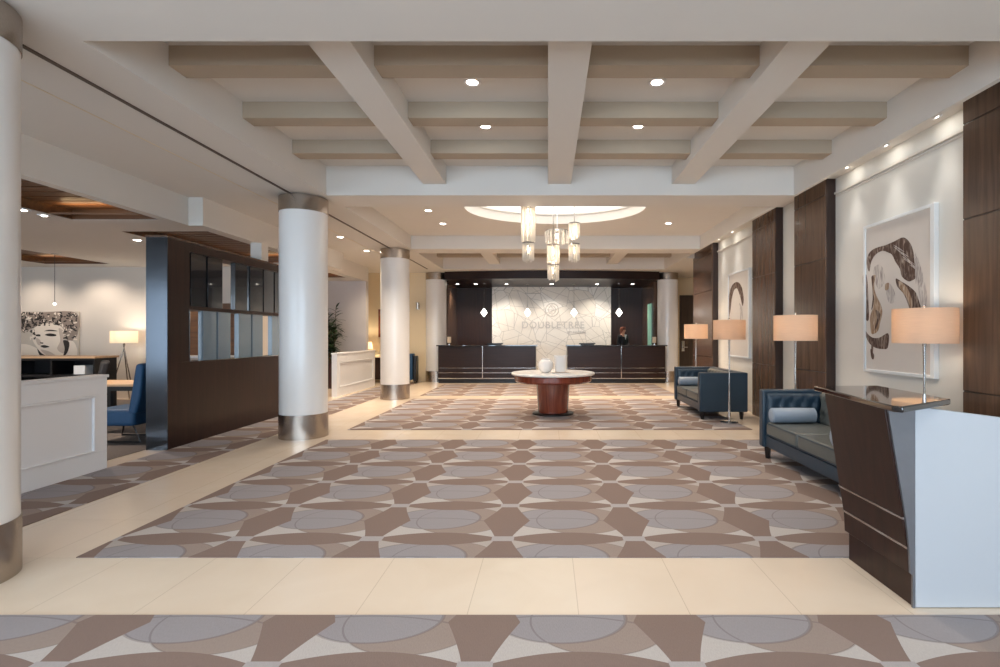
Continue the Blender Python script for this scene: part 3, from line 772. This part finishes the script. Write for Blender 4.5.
def painting(y0, y1, z0, z1, lab):
    t = thing('framed_painting', lab, 'painting', (XW, (y0+y1)/2, z0))
    h = (y1-y0)/2; H = z1-z0; w = .055
    mb = MB(); mb.box(-.05,-.002,-h,-h+w,0,H); mb.box(-.05,-.002,h-w*.6,h,0,H); mb.box(-.05,-.002,-h+w,h-w*.6,0,w*.6); mb.box(-.05,-.002,-h+w,h-w*.6,H-w*.6,H)
    mb.build('frame', M['frame'], t, bevel=.003)
    MB().box(-.035,-.004,-h+w,h-w*.6,w*.6,H-w*.6).build('canvas', M['canvas'], t)
    return t
A1 = painting(4.90, 6.005, .98, 2.68, 'large white-framed abstract painting of brown horse-like brush strokes')
def fn1(q, lift):
    y, z = pxyz(840+q[0]/3.333, 190+q[1]/3.333, 3.72); return (-.0352-lift, y-(4.90+6.005)/2, z-.98)
main_ = [[(88,245),(92,218),(106,200),(128,190),(150,184),(178,172),(210,158),(232,176),(243,205),(247,240),(250,290),(238,302),(225,304),(205,288),(198,262),(184,240),(172,216),(158,208),(140,203),(118,215),(103,240),(96,272)],
      [(185,295),(205,306),(225,318),(250,340),(262,370),(268,398),(240,398),(232,398),(222,372),(210,345),(190,322)],
      [(75,290),(85,280),(90,300),(92,330),(94,380),(95,430),(85,430),(80,370)],
      [(80,462),(92,480),(108,492),(130,492),(160,478),(158,525),(140,530),(120,527),(104,518),(95,508),(86,490)],
      [(100,530),(108,540),(113,552),(110,565),(103,558)], [(104,512),(110,512),(107,560),(103,550)]]
rs_ = random.Random(11); wisps = []; gaps = []
for k in range(16):
    x_ = 250+k*2.4+rs_.uniform(-2,2); y_ = 205+k*8+rs_.uniform(-6,6); h_ = rs_.uniform(45,110)
    wisps.append([(x_,y_),(x_+4,y_+h_*.4),(x_+3,min(392,y_+h_)),(x_+1,min(390,y_+h_*.9)),(x_-1,y_+h_*.4)])
for k in range(14):
    x_ = 172+k*5+rs_.uniform(-3,3); y_ = 178+k*6+rs_.uniform(-5,5)
    gaps.append([(x_,y_),(x_+14,y_+7),(x_+30,y_+20+rs_.uniform(-3,6)),(x_+13,y_+10)])
flat([([[(248,215),(262,240),(276,290),(280,350),(270,392),(262,340),(256,280)], [(150,320),(165,312),(182,345),(178,375),(160,372)], [(110,262),(135,250),(150,300),(128,330),(115,300)]], M['inkgrey'], .0006),
      (main_, M['inkbrown'], .001),
      ([[(105,290),(118,285),(113,315),(118,345),(136,385),(140,410),(133,442),(125,470),(105,480),(100,450),(100,420),(108,395),(112,370),(108,330)], [(195,303),(222,325),(240,372),(236,397),(222,360),(200,330)], [(150,314),(162,310),(160,330),(150,334)]], M['inktan'], .0014),
      (wisps+gaps, M['inkgrey'], .0018),
      ([[(104,290),(112,288),(110,330),(113,372),(104,400),(108,360),(106,320)], [(118,400),(134,415),(124,450),(112,470),(122,430)]], M['inkbrown'], .0022)], fn1, 'painted_image', A1)






A2 = painting(9.42, 10.53, .97, 2.66, 'white-framed abstract painting of a grey arch stroke on the farther wall bay')
def fn2(q, lift):
    y, z = pxyz(700+q[0]/3.333, 180+q[1]/3.333, 3.72); return (-.0352-lift, y-(9.42+10.53)/2, z-.97)
flat([([[(92,470),(93,420),(97,380),(107,350),(124,340),(138,356),(145,396),(141,420),(134,392),(123,362),(112,370),(105,400),(100,440)]], M['inkbrown'], .001),
      ([[(130,410),(140,430),(140,480),(128,500),(134,450)]], M['inkgrey'], .0008)], fn2, 'painted_image', A2)


# ------------------------------------------------------------------ half walls
def half_wall(x0, x1, y0, y1, h, lab, inset):
    cx, cy = (x0+x1)/2, (y0+y1)/2
    t = thing('half_wall', lab, 'half wall', (cx, cy, 0)); a, b, c, d = x0-cx, x1-cx, y0-cy, y1-cy
    MB().box(a, b-.02, c, d-.0, 0, h-.03).build('core', M['white'], t)
    MB().box(a-.012, b+.012, c-.012, d+.012, h-.03, h).build('cap', M['white'], t, bevel=.005)
    s = .20
    f = MB()
    f.box(b-.02, b, c, d, 0, s); f.box(b-.02, b, c, d, h-.03-s*.9, h-.03); f.box(b-.02, b, c, c+s*.7, s, h-.03-s*.9); f.box(b-.02, b, d-s*.7, d, s, h-.03-s*.9)
    f.build('panel_frame', M['white'], t, bevel=.004)
    f = MB(); q = .02; y0_, y1_, z0_, z1_ = c+s*.7, d-s*.7, s, h-.03-s*.9
    f.box(b-.02,b+.008,y0_,y0_+q,z0_,z1_); f.box(b-.02,b+.008,y1_-q,y1_,z0_,z1_); f.box(b-.02,b+.008,y0_+q,y1_-q,z0_,z0_+q); f.box(b-.02,b+.008,y0_+q,y1_-q,z1_-q,z1_)
    f.build('moulding', M['white'], t, bevel=.005)
    return t
half_wall(-4.79, -4.65, 2.2, 5.38, .99, 'long white panelled half wall behind the nearest column', 1)
half_wall(-4.92, -4.80, 11.6, 14.15, 1.0, 'short white half wall in front of the tall potted plant', 1)

# ------------------------------------------------------------------ divider screen
t = thing('divider_screen', 'tall dark wood divider screen with two rows of open and glazed slots', 'room divider', (-4.78, 6.24, 0))
a, b = -.13, .13; Ls = 3.2
mb = MB(); mb.box(a, b, 0, Ls, 0, 1.06); mb.box(a, b, 0, .38, 1.06, 2.6); mb.box(a, b, .38, Ls, 2.49, 2.6); mb.box(a, b, .38, Ls, 1.735, 1.785); mb.box(a, b, Ls-.08, Ls, 1.06, 2.49)
mb.build('frame', M['espresso'], t, bevel=.003)
MB().box(a, b, -.012, -.001, 0, 2.6).build('end_panel', M['endmetal'], t)['label'] = 'polished dark reflective end panel'
mb = MB(); mb.box(a-.004, b+.004, -.02, Ls+.0, 2.6, 2.625); mb.build('top_cap', M['panelwood'], t)
mb = MB(); mb.box(b-.004, b+.004, .372, .384, 1.06, 1.735); mb.box(b-.004,b+.004,.384,Ls-.08,1.055,1.063); mb.build('metal_edge', M['chrome'], t)
for y0, y1 in ((6.685,6.98),(7.02,7.335),(7.63,7.935),(8.015,8.37),(8.40,8.70),(8.74,9.05)):
    MB().box(b-.10, b-.03, y0-6.24, y1-6.24, 1.785, 2.49).build('slot_panel', M['darkpanel'], t, bevel=.003)['label'] = 'dark glossy panel in the upper row'
for y0, y1 in ((6.92,7.2),(7.235,7.52),(7.72,8.04),(8.08,8.37),(8.65,8.95),(8.99,9.3)):
    MB().box(b-.10, b-.03, y0-6.24, y1-6.24, 1.06, 1.735).build('slot_panel', M['bluepanel'], t, bevel=.003)['label'] = 'lower-row panel with reflected daylight in its pale blue-grey colour'
mb = MB(); mb.box(-4.87, -4.69, 8.35, 8.55, 2.625, 2.92); struct(mb, 'trim_6', M['paint'])

# ------------------------------------------------------------------ lounge furniture
t = thing('bookcase', 'low black open bookcase with a pale top under the portrait', 'cabinet', (-9.6, 9.0, 0.006))
mb = MB(); x0, x1 = -2.2, 1.6
mb.box(x0, x1, .44, .46, 0, .99)
for k in range(6):
    xx = x0+(x1-x0-.03)*k/5; mb.box(xx, xx+.03, 0, .44, 0, .99)
for k in range(5):
    xa = x0+(x1-x0-.03)*k/5+.03; xb = x0+(x1-x0-.03)*(k+1)/5
    for z in (.0,.34,.66,.95): mb.box(xa, xb, 0, .44, z, z+.04)
mb.build('carcass', M['black'], t)
MB().box(x0-.03, x1+.03, -.03, .48, .99, 1.025).build('top', M['tablewood'], t, bevel=.004)
tag(MB().box(-.1,.1,-.12,.12,0,.16).build('storage_box', M['ceramic'], bevel=.01), 'small white box on the right upper shelf of the black bookcase', 'box').location = (-8.35, 9.2, .706)

def portrait():
    x0, x1, z0, z1 = -12.05, -10.37, .90, 1.93
    t = thing('portrait_picture', 'large black and white portrait of a curly-haired person above the black bookcase', 'picture', ((x0+x1)/2, 11.3, z0))
    w, h = x1-x0, z1-z0
    MB().box(-w/2, w/2, -.035, -.002, 0, h).build('board', M['ph_bg'], t)
    # image coordinates: u 0..1 (left-right), v 0..1 (top-down)
    fn = lambda q, lift: (-w/2+w*q[0], -.0355-lift, h*(1-q[1]))
    face_ = [[(.40,.42),(.47,.30),(.62,.25),(.75,.30),(.82,.45),(.80,.62),(.86,.80),(.84,.97),(.60,.985),(.52,.90),(.46,.78),(.40,.62)],
          [(.10,.74),(.3,.70),(.46,.80),(.56,.97),(.3,.985),(.06,.985),(.04,.85)], [(.84,.66),(.93,.64),(.98,.8),(.97,.98),(.86,.98)]]

    rnd = random.Random(5); dark = []; mid = []; lite = []
    for k in range(420):
        u = rnd.uniform(.20,.98); v = rnd.uniform(.02,.60)
        if .44 < u < .80 and v > .30: continue
        if u < .36 and v > .45: continue
        r = rnd.uniform(.008,.021); a = rnd.uniform(0, PI)
        pl = []
        for j in range(8):
            q = 2*PI*j/8; x_, y_ = r*1.3*math.cos(q), r*.6*math.sin(q)
            pl.append((min(.985,max(.01,u+x_*math.cos(a)-y_*math.sin(a))), min(.985,max(.01,v+(x_*math.sin(a)+y_*math.cos(a))*1.5))))
        (dark if k % 2 else mid if k % 4 else lite).append(pl)
    hair_ = [[(.02,.05),(.5,.02),(.97,.03),(.985,.5),(.86,.64),(.8,.35),(.62,.24),(.45,.32),(.30,.4),(.1,.3)]]

    dark += [[(.56,.50),(.62,.47),(.70,.49),(.70,.525),(.62,.53)], [(.44,.50),(.49,.49),(.50,.53),(.45,.53)], [(.55,.42),(.63,.39),(.73,.42),(.63,.42)],
             [(.50,.74),(.55,.72),(.62,.755),(.55,.78)], [(.50,.66),(.54,.67),(.53,.69),(.50,.68)], [(.46,.80),(.52,.90),(.60,.97),(.50,.95)], [(.80,.62),(.88,.66),(.86,.86),(.80,.97),(.82,.8)]]
    shade_ = [[(.74,.36),(.82,.45),(.80,.62),(.84,.80),(.80,.90),(.72,.80),(.76,.62)], [(.44,.57),(.50,.62),(.50,.72),(.46,.70)], [(.50,.82),(.62,.86),(.72,.98),(.62,.98)]]
    flat([(hair_, M['ph_mid'], .0004), (face_, M['ph_light'], .0006), (shade_, M['ph_soft'], .0008), (mid, M['ph_mid'], .0012), (lite, M['ph_light'], .0018), (dark, M['ph_dark'], .0024)], fn, 'printed_image', t)
portrait()

# tripod floor lamp
t = thing('tripod_lamp', 'tripod floor lamp with a white drum shade against the lounge wall', 'floor lamp', (-9.06, 10.9, .006))
for k in range(3):
    a = 2*PI*k/3+PI/2+.35
    MB().tube([(.02*math.cos(a+PI),.02*math.sin(a+PI),1.22),(.27*math.cos(a),.27*math.sin(a),0)], [.010,.013], 8).build('leg', M['steel'], t)
MB().tube([(0,0,1.12),(0,0,1.36)], .010, 8).build('stem', M['steel'], t)
MB().lathe([(.235,1.235),(.235,1.49),(.232,1.49),(.232,1.235),(.235,1.235)], seg=40, caps=False).build('lamp_shade', M['shade_w'], t)
MB().ball((0,0,1.36), .04, 12).build('bulb', M['bulb'], t)
light('POINT', (-9.06, 10.9, 1.43), 4.5, (1,.9,.76), size=.06)

# lounge pendant
t = thing('globe_pendant', 'tiny glowing globe pendant hanging above the portrait', 'pendant light', (-9.66, 10.0, ZL))
for a, b in ((0,0),): MB().lathe([(.05,-.02),(.05,-.0)], seg=16).build('canopy', M['chrome'], t)
MB().tube([(0,0,-.02),(0,0,-.91)], .004, 6).build('cord', M['black'], t)
MB().ball((0,0,-.935), .024, 14).build('globe', M['pend'], t)
t.location = (-9.2, 9.5, ZL); t.location = (-9.15, 9.46, ZL)

# blue chairs
def blue_chair(lab, loc, rz):
    # faces -x
    t = thing('lounge_chair', lab, 'chair', loc, rz, group='blue upholstered lounge chairs')
    mb = MB(); mb.box(-.30, .28, -.28, .28, .22, .44); mb.build('seat', M['bluefab'], t, bevel=.05, seg=4)
    prof = [(.20,.40),(.30,.38),(.36,.60),(.40,1.0),(.36,1.04),(.30,1.02),(.25,.7)]
    mb = MB(); mb.prism(prof, 'y', -.28, .28); mb.build('backrest', M['bluefab'], t, bevel=.03, seg=3)
    for s in (-1, 1):
        mb = MB(); y = s*.24
        mb.tube([(-.26,y,.24),(-.30,y,.016),(.34,y,.016),(.24,y,.24)], .013, 8); mb.build('sled_leg', M['black'], t)
    return t
c0 = blue_chair('blue high-backed chair beside the dark divider screen', (-5.62, 6.85, .006), 0)
dup(c0, (-6.55, 8.62, .006), math.radians(100), label='blue chair on the far side of the oak-topped table')
# black armchair
t = thing('armchair', 'black upholstered armchair behind the oak-topped table', 'armchair', (-7.5, 8.1, .006), math.radians(41))
MB().box(-.33,.3,-.3,.3,.15,.43).build('seat', M['blackfab'], t, bevel=.05, seg=3)
MB().prism([(.2,.4),(.33,.4),(.42,.98),(.30,.98)], 'y', -.36, .36).build('backrest', M['blackfab'], t, bevel=.04, seg=3)
for s in (-1, 1): MB().box(-.33,.33,min(s*.3,s*.4),max(s*.3,s*.4),.15,.62).build('armrest', M['blackfab'], t, bevel=.03)
for x in (-.27,.27):
    for y in (-.3,.3): MB().lathe([(.015,0),(.024,.16)], (x,y,0), 8).build('leg', M['black'], t)
# table
t = thing('lounge_table', 'oak-topped dark-legged table between the blue chairs', 'table', (-6.12, 7.62, .006))
MB().box(-.75,.75,-.36,.36,.665,.70).build('tabletop', M['tablewood'], t, bevel=.006)
MB().box(-.70,.70,-.32,.32,.60,.665).build('apron', M['black'], t)
for x in (-.66,.66):
    for y in (-.28,.28): MB().box(x-.03,x+.03,y-.03,y+.03,0,.60).build('leg', M['black'], t)
t = thing('book', 'blue book lying on the oak-topped lounge table', 'book', (-6.05, 7.85, .706), .15)
MB().box(-.15,.15,-.10,.10,.003,.027).build('pages', M['shirt'], t)
MB().box(-.155,.155,-.105,.105,.027,.032).box(-.155,.155,-.105,.105,0,.003).build('cover', M['bluefab'], t)

# cabinets seen through the divider slots
t = thing('sideboard', 'light sideboard with dark wood back seen through the divider slots', 'cabinet', (-7.3, 10.95, .006))
MB().box(-.85,.85,-.25,.25,.05,.92).build('body', M['paint_lounge'], t, bevel=.004)
MB().box(-.88,.88,-.27,.27,.92,.96).build('top', M['white'], t, bevel=.004)
MB().box(-.85,.85,.26,.33,.96,2.1).build('back_panel', M['slatwood'], t)
for x in (-.8,.8): MB().box(x-.03,x+.03,-.2,.2,0,.05).build('foot', M['black'], t)

# ------------------------------------------------------------------ potted plant
t = thing('potted_plant', 'tall leafy green plant in a dark red planter behind the small half wall', 'plant', (-5.80, 13.6, 0))
MB().prism([(-.18,-.18),(.18,-.18),(.18,.18),(-.18,.18)], 'z', 0, .66).build('planter', M['potred'], t, bevel=.01)
MB().box(-.165,.165,-.165,.165,.661,.675).build('soil', M['soil'], t)
mb = MB(); rnd = random.Random(3); lf = MB()
for k in range(10):
    a = rnd.uniform(0, 2*PI); r = rnd.uniform(.02,.10); hgt = rnd.uniform(1.0,1.65)
    p0 = Vector((r*math.cos(a), r*math.sin(a), .67)); p1 = p0+Vector((.12*math.cos(a), .12*math.sin(a), hgt*.9))
    mb.tube([p0, (p0+p1)/2+Vector((.02,0,0)), p1], [.012,.010,.005], 6)
    for j in range(30):
        s = .05+.95*j/29; q = p0.lerp(p1, s); b = rnd.uniform(0, 2*PI); ln = rnd.uniform(.22,.38); el = rnd.uniform(-.1,1.0)
        d = Vector((math.cos(b)*math.cos(el), math.sin(b)*math.cos(el), math.sin(el))); side = d.cross(Vector((0,0,1))).normalized(); w = rnd.uniform(.026,.042)
        n_ = []
        for i, ww in enumerate((.3,1,.9,.05)):
            c = q+d*ln*i/3+Vector((0,0,-.10*(i/3)**2*ln/.3)); up = side.cross(d).normalized()*.004
            n_ += [Vector((max(-.5,min(.5,p_.x)), max(-.5,min(.55,p_.y)), p_.z)) for p_ in (c-side*w*ww, c+up*2, c+side*w*ww)]
        fs = []
        for i in range(3):
            o_ = i*3; fs += [(o_,o_+1,o_+4,o_+3),(o_+1,o_+2,o_+5,o_+4)]
        lf.add(n_, fs)
mb.build('stem', M['stem'], t)
tag(lf.build('foliage', M['leaf'], t), kind='stuff')

# corridor picture, lamp, chair near the third column
t = thing('corridor_picture', 'small framed picture with warm tones on the cream wall left of the third column', 'picture', (-4.98, 15.6, 1.35))
MB().box(-.2,.2,-.03,-.002,0,.85).build('frame', M['mahog'], t, bevel=.004)
MB().box(-.15,.15,-.034,-.03,.05,.80).build('picture_sheet', M['inktan'], t)
t = thing('table_lamp', 'glowing table lamp on the dark console left of the third column', 'lamp', (-5.38, 15.2, .75))
MB().lathe([(.07,0),(.07,.01),(.02,.03),(.045,.14),(.015,.26)], seg=20).build('base', M['chrome'], t)
MB().lathe([(.16,.24),(.12,.46),(.117,.46),(.157,.24),(.16,.24)], seg=28, caps=False).build('lamp_shade', M['shade_w'], t)
light('POINT', (-5.38, 15.2, 1.1), 10, (1,.8,.52), size=.05)
t = thing('console_table', 'dark console table under the small corridor picture', 'table', (-5.2, 15.2, 0))
MB().box(-.45,.45,-.18,.18,.70,.745).build('top', M['espresso_h'], t, bevel=.004)
MB().box(-.42,.42,-.15,.15,.1,.70).build('body', M['espresso'], t)
for x in (-.38,.38): MB().box(x-.03,x+.03,-.12,.12,0,.1).build('foot', M['black'], t)
t = thing('wall_sconce', 'small steel wall sconce on the cream wall between the last two left columns', 'wall light', (-3.97+.0, 15.6, 2.2))
MB().box(-.04,.04,-.02,-.001,.0,.14).build('backplate', M['steel'], t)
MB().lathe([(.04,.02),(.05,.20)], (0,-.07,0), 16).build('cup', M['steel'], t)
t = thing('luggage_cart', 'dark upright trolley standing by the wall behind the third column', 'trolley', (-4.04, 15.0, 0.006))
MB().box(-.09,.09,-.16,.16,.1,.86).build('case', M['bluefab'], t, bevel=.02)
MB().box(.11,.2,-.14,.14,.06,.80).build('side_case', M['black'], t, bevel=.02)
for x in (-.06,.16):
    for y in (-.1,.1): 
        w = MB(); w.lathe([(.05,-.015),(.05,.015)], seg=16); xf(w, Matrix.Translation((x,y,.05)) @ Matrix.Rotation(PI/2,4,'Y')); w.build('wheel', M['black'], t)

# ------------------------------------------------------------------ receptionist
def skinned(name, chains, m, par, sub=2):
    me = bpy.data.meshes.new(name); vs = []; es = []; rs = []; idx = {}
    for ch in chains:
        prev = None
        for (p, r) in ch:
            k = tuple(round(c, 4) for c in p)
            if k not in idx: idx[k] = len(vs); vs.append(p); rs.append(r if isinstance(r, tuple) else (r, r))
            i = idx[k]
            if prev is not None and prev != i: es.append((prev, i))
            prev = i
    me.from_pydata(vs, es, []); o = bpy.data.objects.new(name, me); C.objects.link(o); o.parent = par; me.materials.append(m)
    bm = bmesh.new(); bm.from_mesh(me); ly = bm.verts.layers.skin.verify(); bm.verts.ensure_lookup_table()
    for i, v in enumerate(bm.verts): v[ly].radius = rs[i]; v[ly].use_root = (i == 0)
    bm.to_mesh(me); bm.free()
    s = o.modifiers.new('skin', 'SKIN'); s.use_smooth_shade = True
    u = o.modifiers.new('sub', 'SUBSURF'); u.levels = sub; u.render_levels = sub
    return o
pr = thing('person', 'person in a dark suit with auburn hair standing behind the right reception desk', 'person', (2.42, 16.45, 0), math.radians(35))
# local: faces -y
hand = lambda s, x, y, z: [[((x,y,z),.022), ((x+s*dx,y-.085-l,z-.015),.009), ((x+s*dx,y-.11-l,z-.03),.008)] for dx, l in ((-.028,.02),(-.010,.03),(.010,.025),(.028,.01))]+[[((x,y,z),.022), ((x-s*.04,y-.03,z-.005),.011), ((x-s*.05,y-.07,z-.01),.009)]]
chains = [[((0,0,.95),(.14,.10)), ((0,.0,1.10),(.115,.085)), ((0,.0,1.28),(.145,.095)), ((0,.01,1.38),(.10,.07)), ((0,.0,1.45),.048), ((0,-.005,1.50),.05), ((0,-.012,1.555),(.072,.085)), ((0,-.005,1.60),(.066,.075))]]
for s in (-1, 1):
    chains.append([((0,.01,1.38),(.10,.07)), ((s*.15,.01,1.36),.055), ((s*.20,.02,1.13),.042), ((s*.17,-.13,1.03),.034), ((s*.13,-.26,1.07),.024), ((s*.12,-.31,1.08),.024)])
    chains += hand(s, s*.12, -.31, 1.08)
    chains.append([((0,0,.95),(.14,.10)), ((s*.085,0,.86),.085), ((s*.09,-.005,.48),.055), ((s*.09,.01,.10),.036), ((s*.09,-.01,.05),.036), ((s*.095,-.12,.035),.03)])
skinned('body', chains, M['skin'], pr)
jk = [[((0,0,.90),(.165,.125)), ((0,.0,1.10),(.13,.10)), ((0,.0,1.28),(.16,.11)), ((0,.01,1.385),(.105,.08)), ((0,.008,1.415),.062)]]
for s in (-1, 1): jk.append([((0,.01,1.385),(.105,.08)), ((s*.155,.01,1.365),.068), ((s*.205,.02,1.13),.054), ((s*.175,-.13,1.03),.044), ((s*.14,-.235,1.062),.034)])
skinned('jacket', jk, M['suit'], pr)
tr = [[((0,0,.94),(.15,.11)), ((0,0,.90),(.15,.11))]]
for s in (-1, 1): tr.append([((0,0,.90),(.15,.11)), ((s*.088,0,.84),.098), ((s*.092,-.003,.48),.072), ((s*.092,.01,.09),.06)])
skinned('trousers', tr, M['suit'], pr)
for s in (-1, 1): MB().box(s*.095-.045, s*.095+.045, -.17, .07, 0, .07).build('shoe', M['black'], pr, bevel=.02, seg=3)
mb = MB(); mb.prism([(-.05,1.43),(.05,1.43),(.0,1.27)], 'y', -.122, -.112); mb.build('shirt_front', M['shirt'], pr)
mb = MB(); mb.ball((0,.022,1.585), .098, 20, (.92,1.0,1.0)); mb.ball((0,.055,1.50), .07, 14, (1.1,.7,1.0))
mb.ball((0,-.03,1.645), .062, 14, (1.15,.95,.55)); mb.build('hair', M['hair'], pr)
mb = MB()
for s in (-1, 1): mb.ball((s*.03,-.088,1.572), .009, 8)
mb.build('eye', M['ph_dark'], pr)
MB().prism([(-.012,1.53),(.012,1.53),(.004,1.57),(-.004,1.57)], 'y', -.112, -.08).build('nose', M['skin'], pr, bevel=.004)
MB().ball((0,-.088,1.508), .018, 8, (1,.4,.3)).build('mouth', M['lip'], pr)
for s in (-1, 1): MB().ball((s*.078,.0,1.565), .018, 8, (.4,.7,1)).build('ear', M['skin'], pr)

# ------------------------------------------------------------------ lights
for cx, cy, z, L_ in warm: light('AREA', (cx, cy, z), .8, (1,.68,.36), (PI,0,0), L_, sy=.05, name='streak_light')  # added up-lights that make the golden streak on the slats
DAY = (.64,.82,1)
for a, b in wins:
    light('AREA', ((a+b)/2, -3.95, 1.6), 105 if a > -6.5 else 60, DAY, (PI/2,0,0), b-a, sy=2.7, name='window_daylight')
# added fill spots without fixtures, unseen over the entrance side of the lobby
for x in (-2.2, 0, 2.2):
    for y in (-2.4, -.6, 1.2): light('SPOT', (x, y, ZS-.03), 24, (1,.92,.82), size=.12, spot=130, blend=.9)
for x in (-12,-8.5,-6.8):
    for y in (1.5, 7.2): light('SPOT', (x, y, 2.9), 95, (1,.84,.70), size=.05, spot=130, blend=.8)
for x in (-.8, 1.0, 2.5): light('SPOT', (x, 12.4, 3.6), 150, (1,.80,.60), size=.05, spot=120, blend=.8)
light('SPOT', (-.8, 13.4, 3.65), 90, (1,.80,.60), size=.05, spot=120, blend=.8)
light('SPOT', (5.2, 15.0, 3.28), 40, (1,.82,.62), size=.05, spot=120, blend=.8)
light('SPOT', (-4.2, 13.6, 3.28), 80, (1,.82,.58), size=.05, spot=130, blend=.8)
light('SPOT', (-5.5, 11.6, 2.9), 40, (1,.82,.62), size=.05, spot=120, blend=.8)

for x in (-11.2, -9.8, -8.4): light('SPOT', (x, 10.45, 2.9), 32, (1,.86,.72), (math.radians(22),0,0), size=.05, spot=110, blend=.8)  # unseen spots added to brighten the lounge wall
W = bpy.data.worlds.new('world'); bpy.context.scene.world = W; W.use_nodes = True
W.node_tree.nodes['Background'].inputs[0].default_value = (.75,.87,1,1); W.node_tree.nodes['Background'].inputs[1].default_value = 1.0

# ------------------------------------------------------------------ camera and view
cd = bpy.data.cameras.new('camera'); cam = bpy.data.objects.new('camera', cd); C.objects.link(cam)
cam.location = (0,0,1.4); cam.rotation_euler = (PI/2,0,0); cd.sensor_width = 36; cd.lens = .510*36; cd.shift_x = -.048; cd.shift_y = .002
cd.clip_start = .05
S = bpy.context.scene; S.camera = cam
S.view_settings.view_transform = 'Standard'; S.view_settings.look = 'None'; S.view_settings.gamma = 1; S.view_settings.use_curve_mapping = False
S.view_settings.exposure = 1.2
S.cycles.use_denoising = True; S.cycles.max_bounces = 10; S.cycles.diffuse_bounces = 7; S.cycles.glossy_bounces = 4; S.cycles.transmission_bounces = 6
S.cycles.sample_clamp_indirect = 6; S.cycles.caustics_reflective = False; S.cycles.caustics_refractive = False
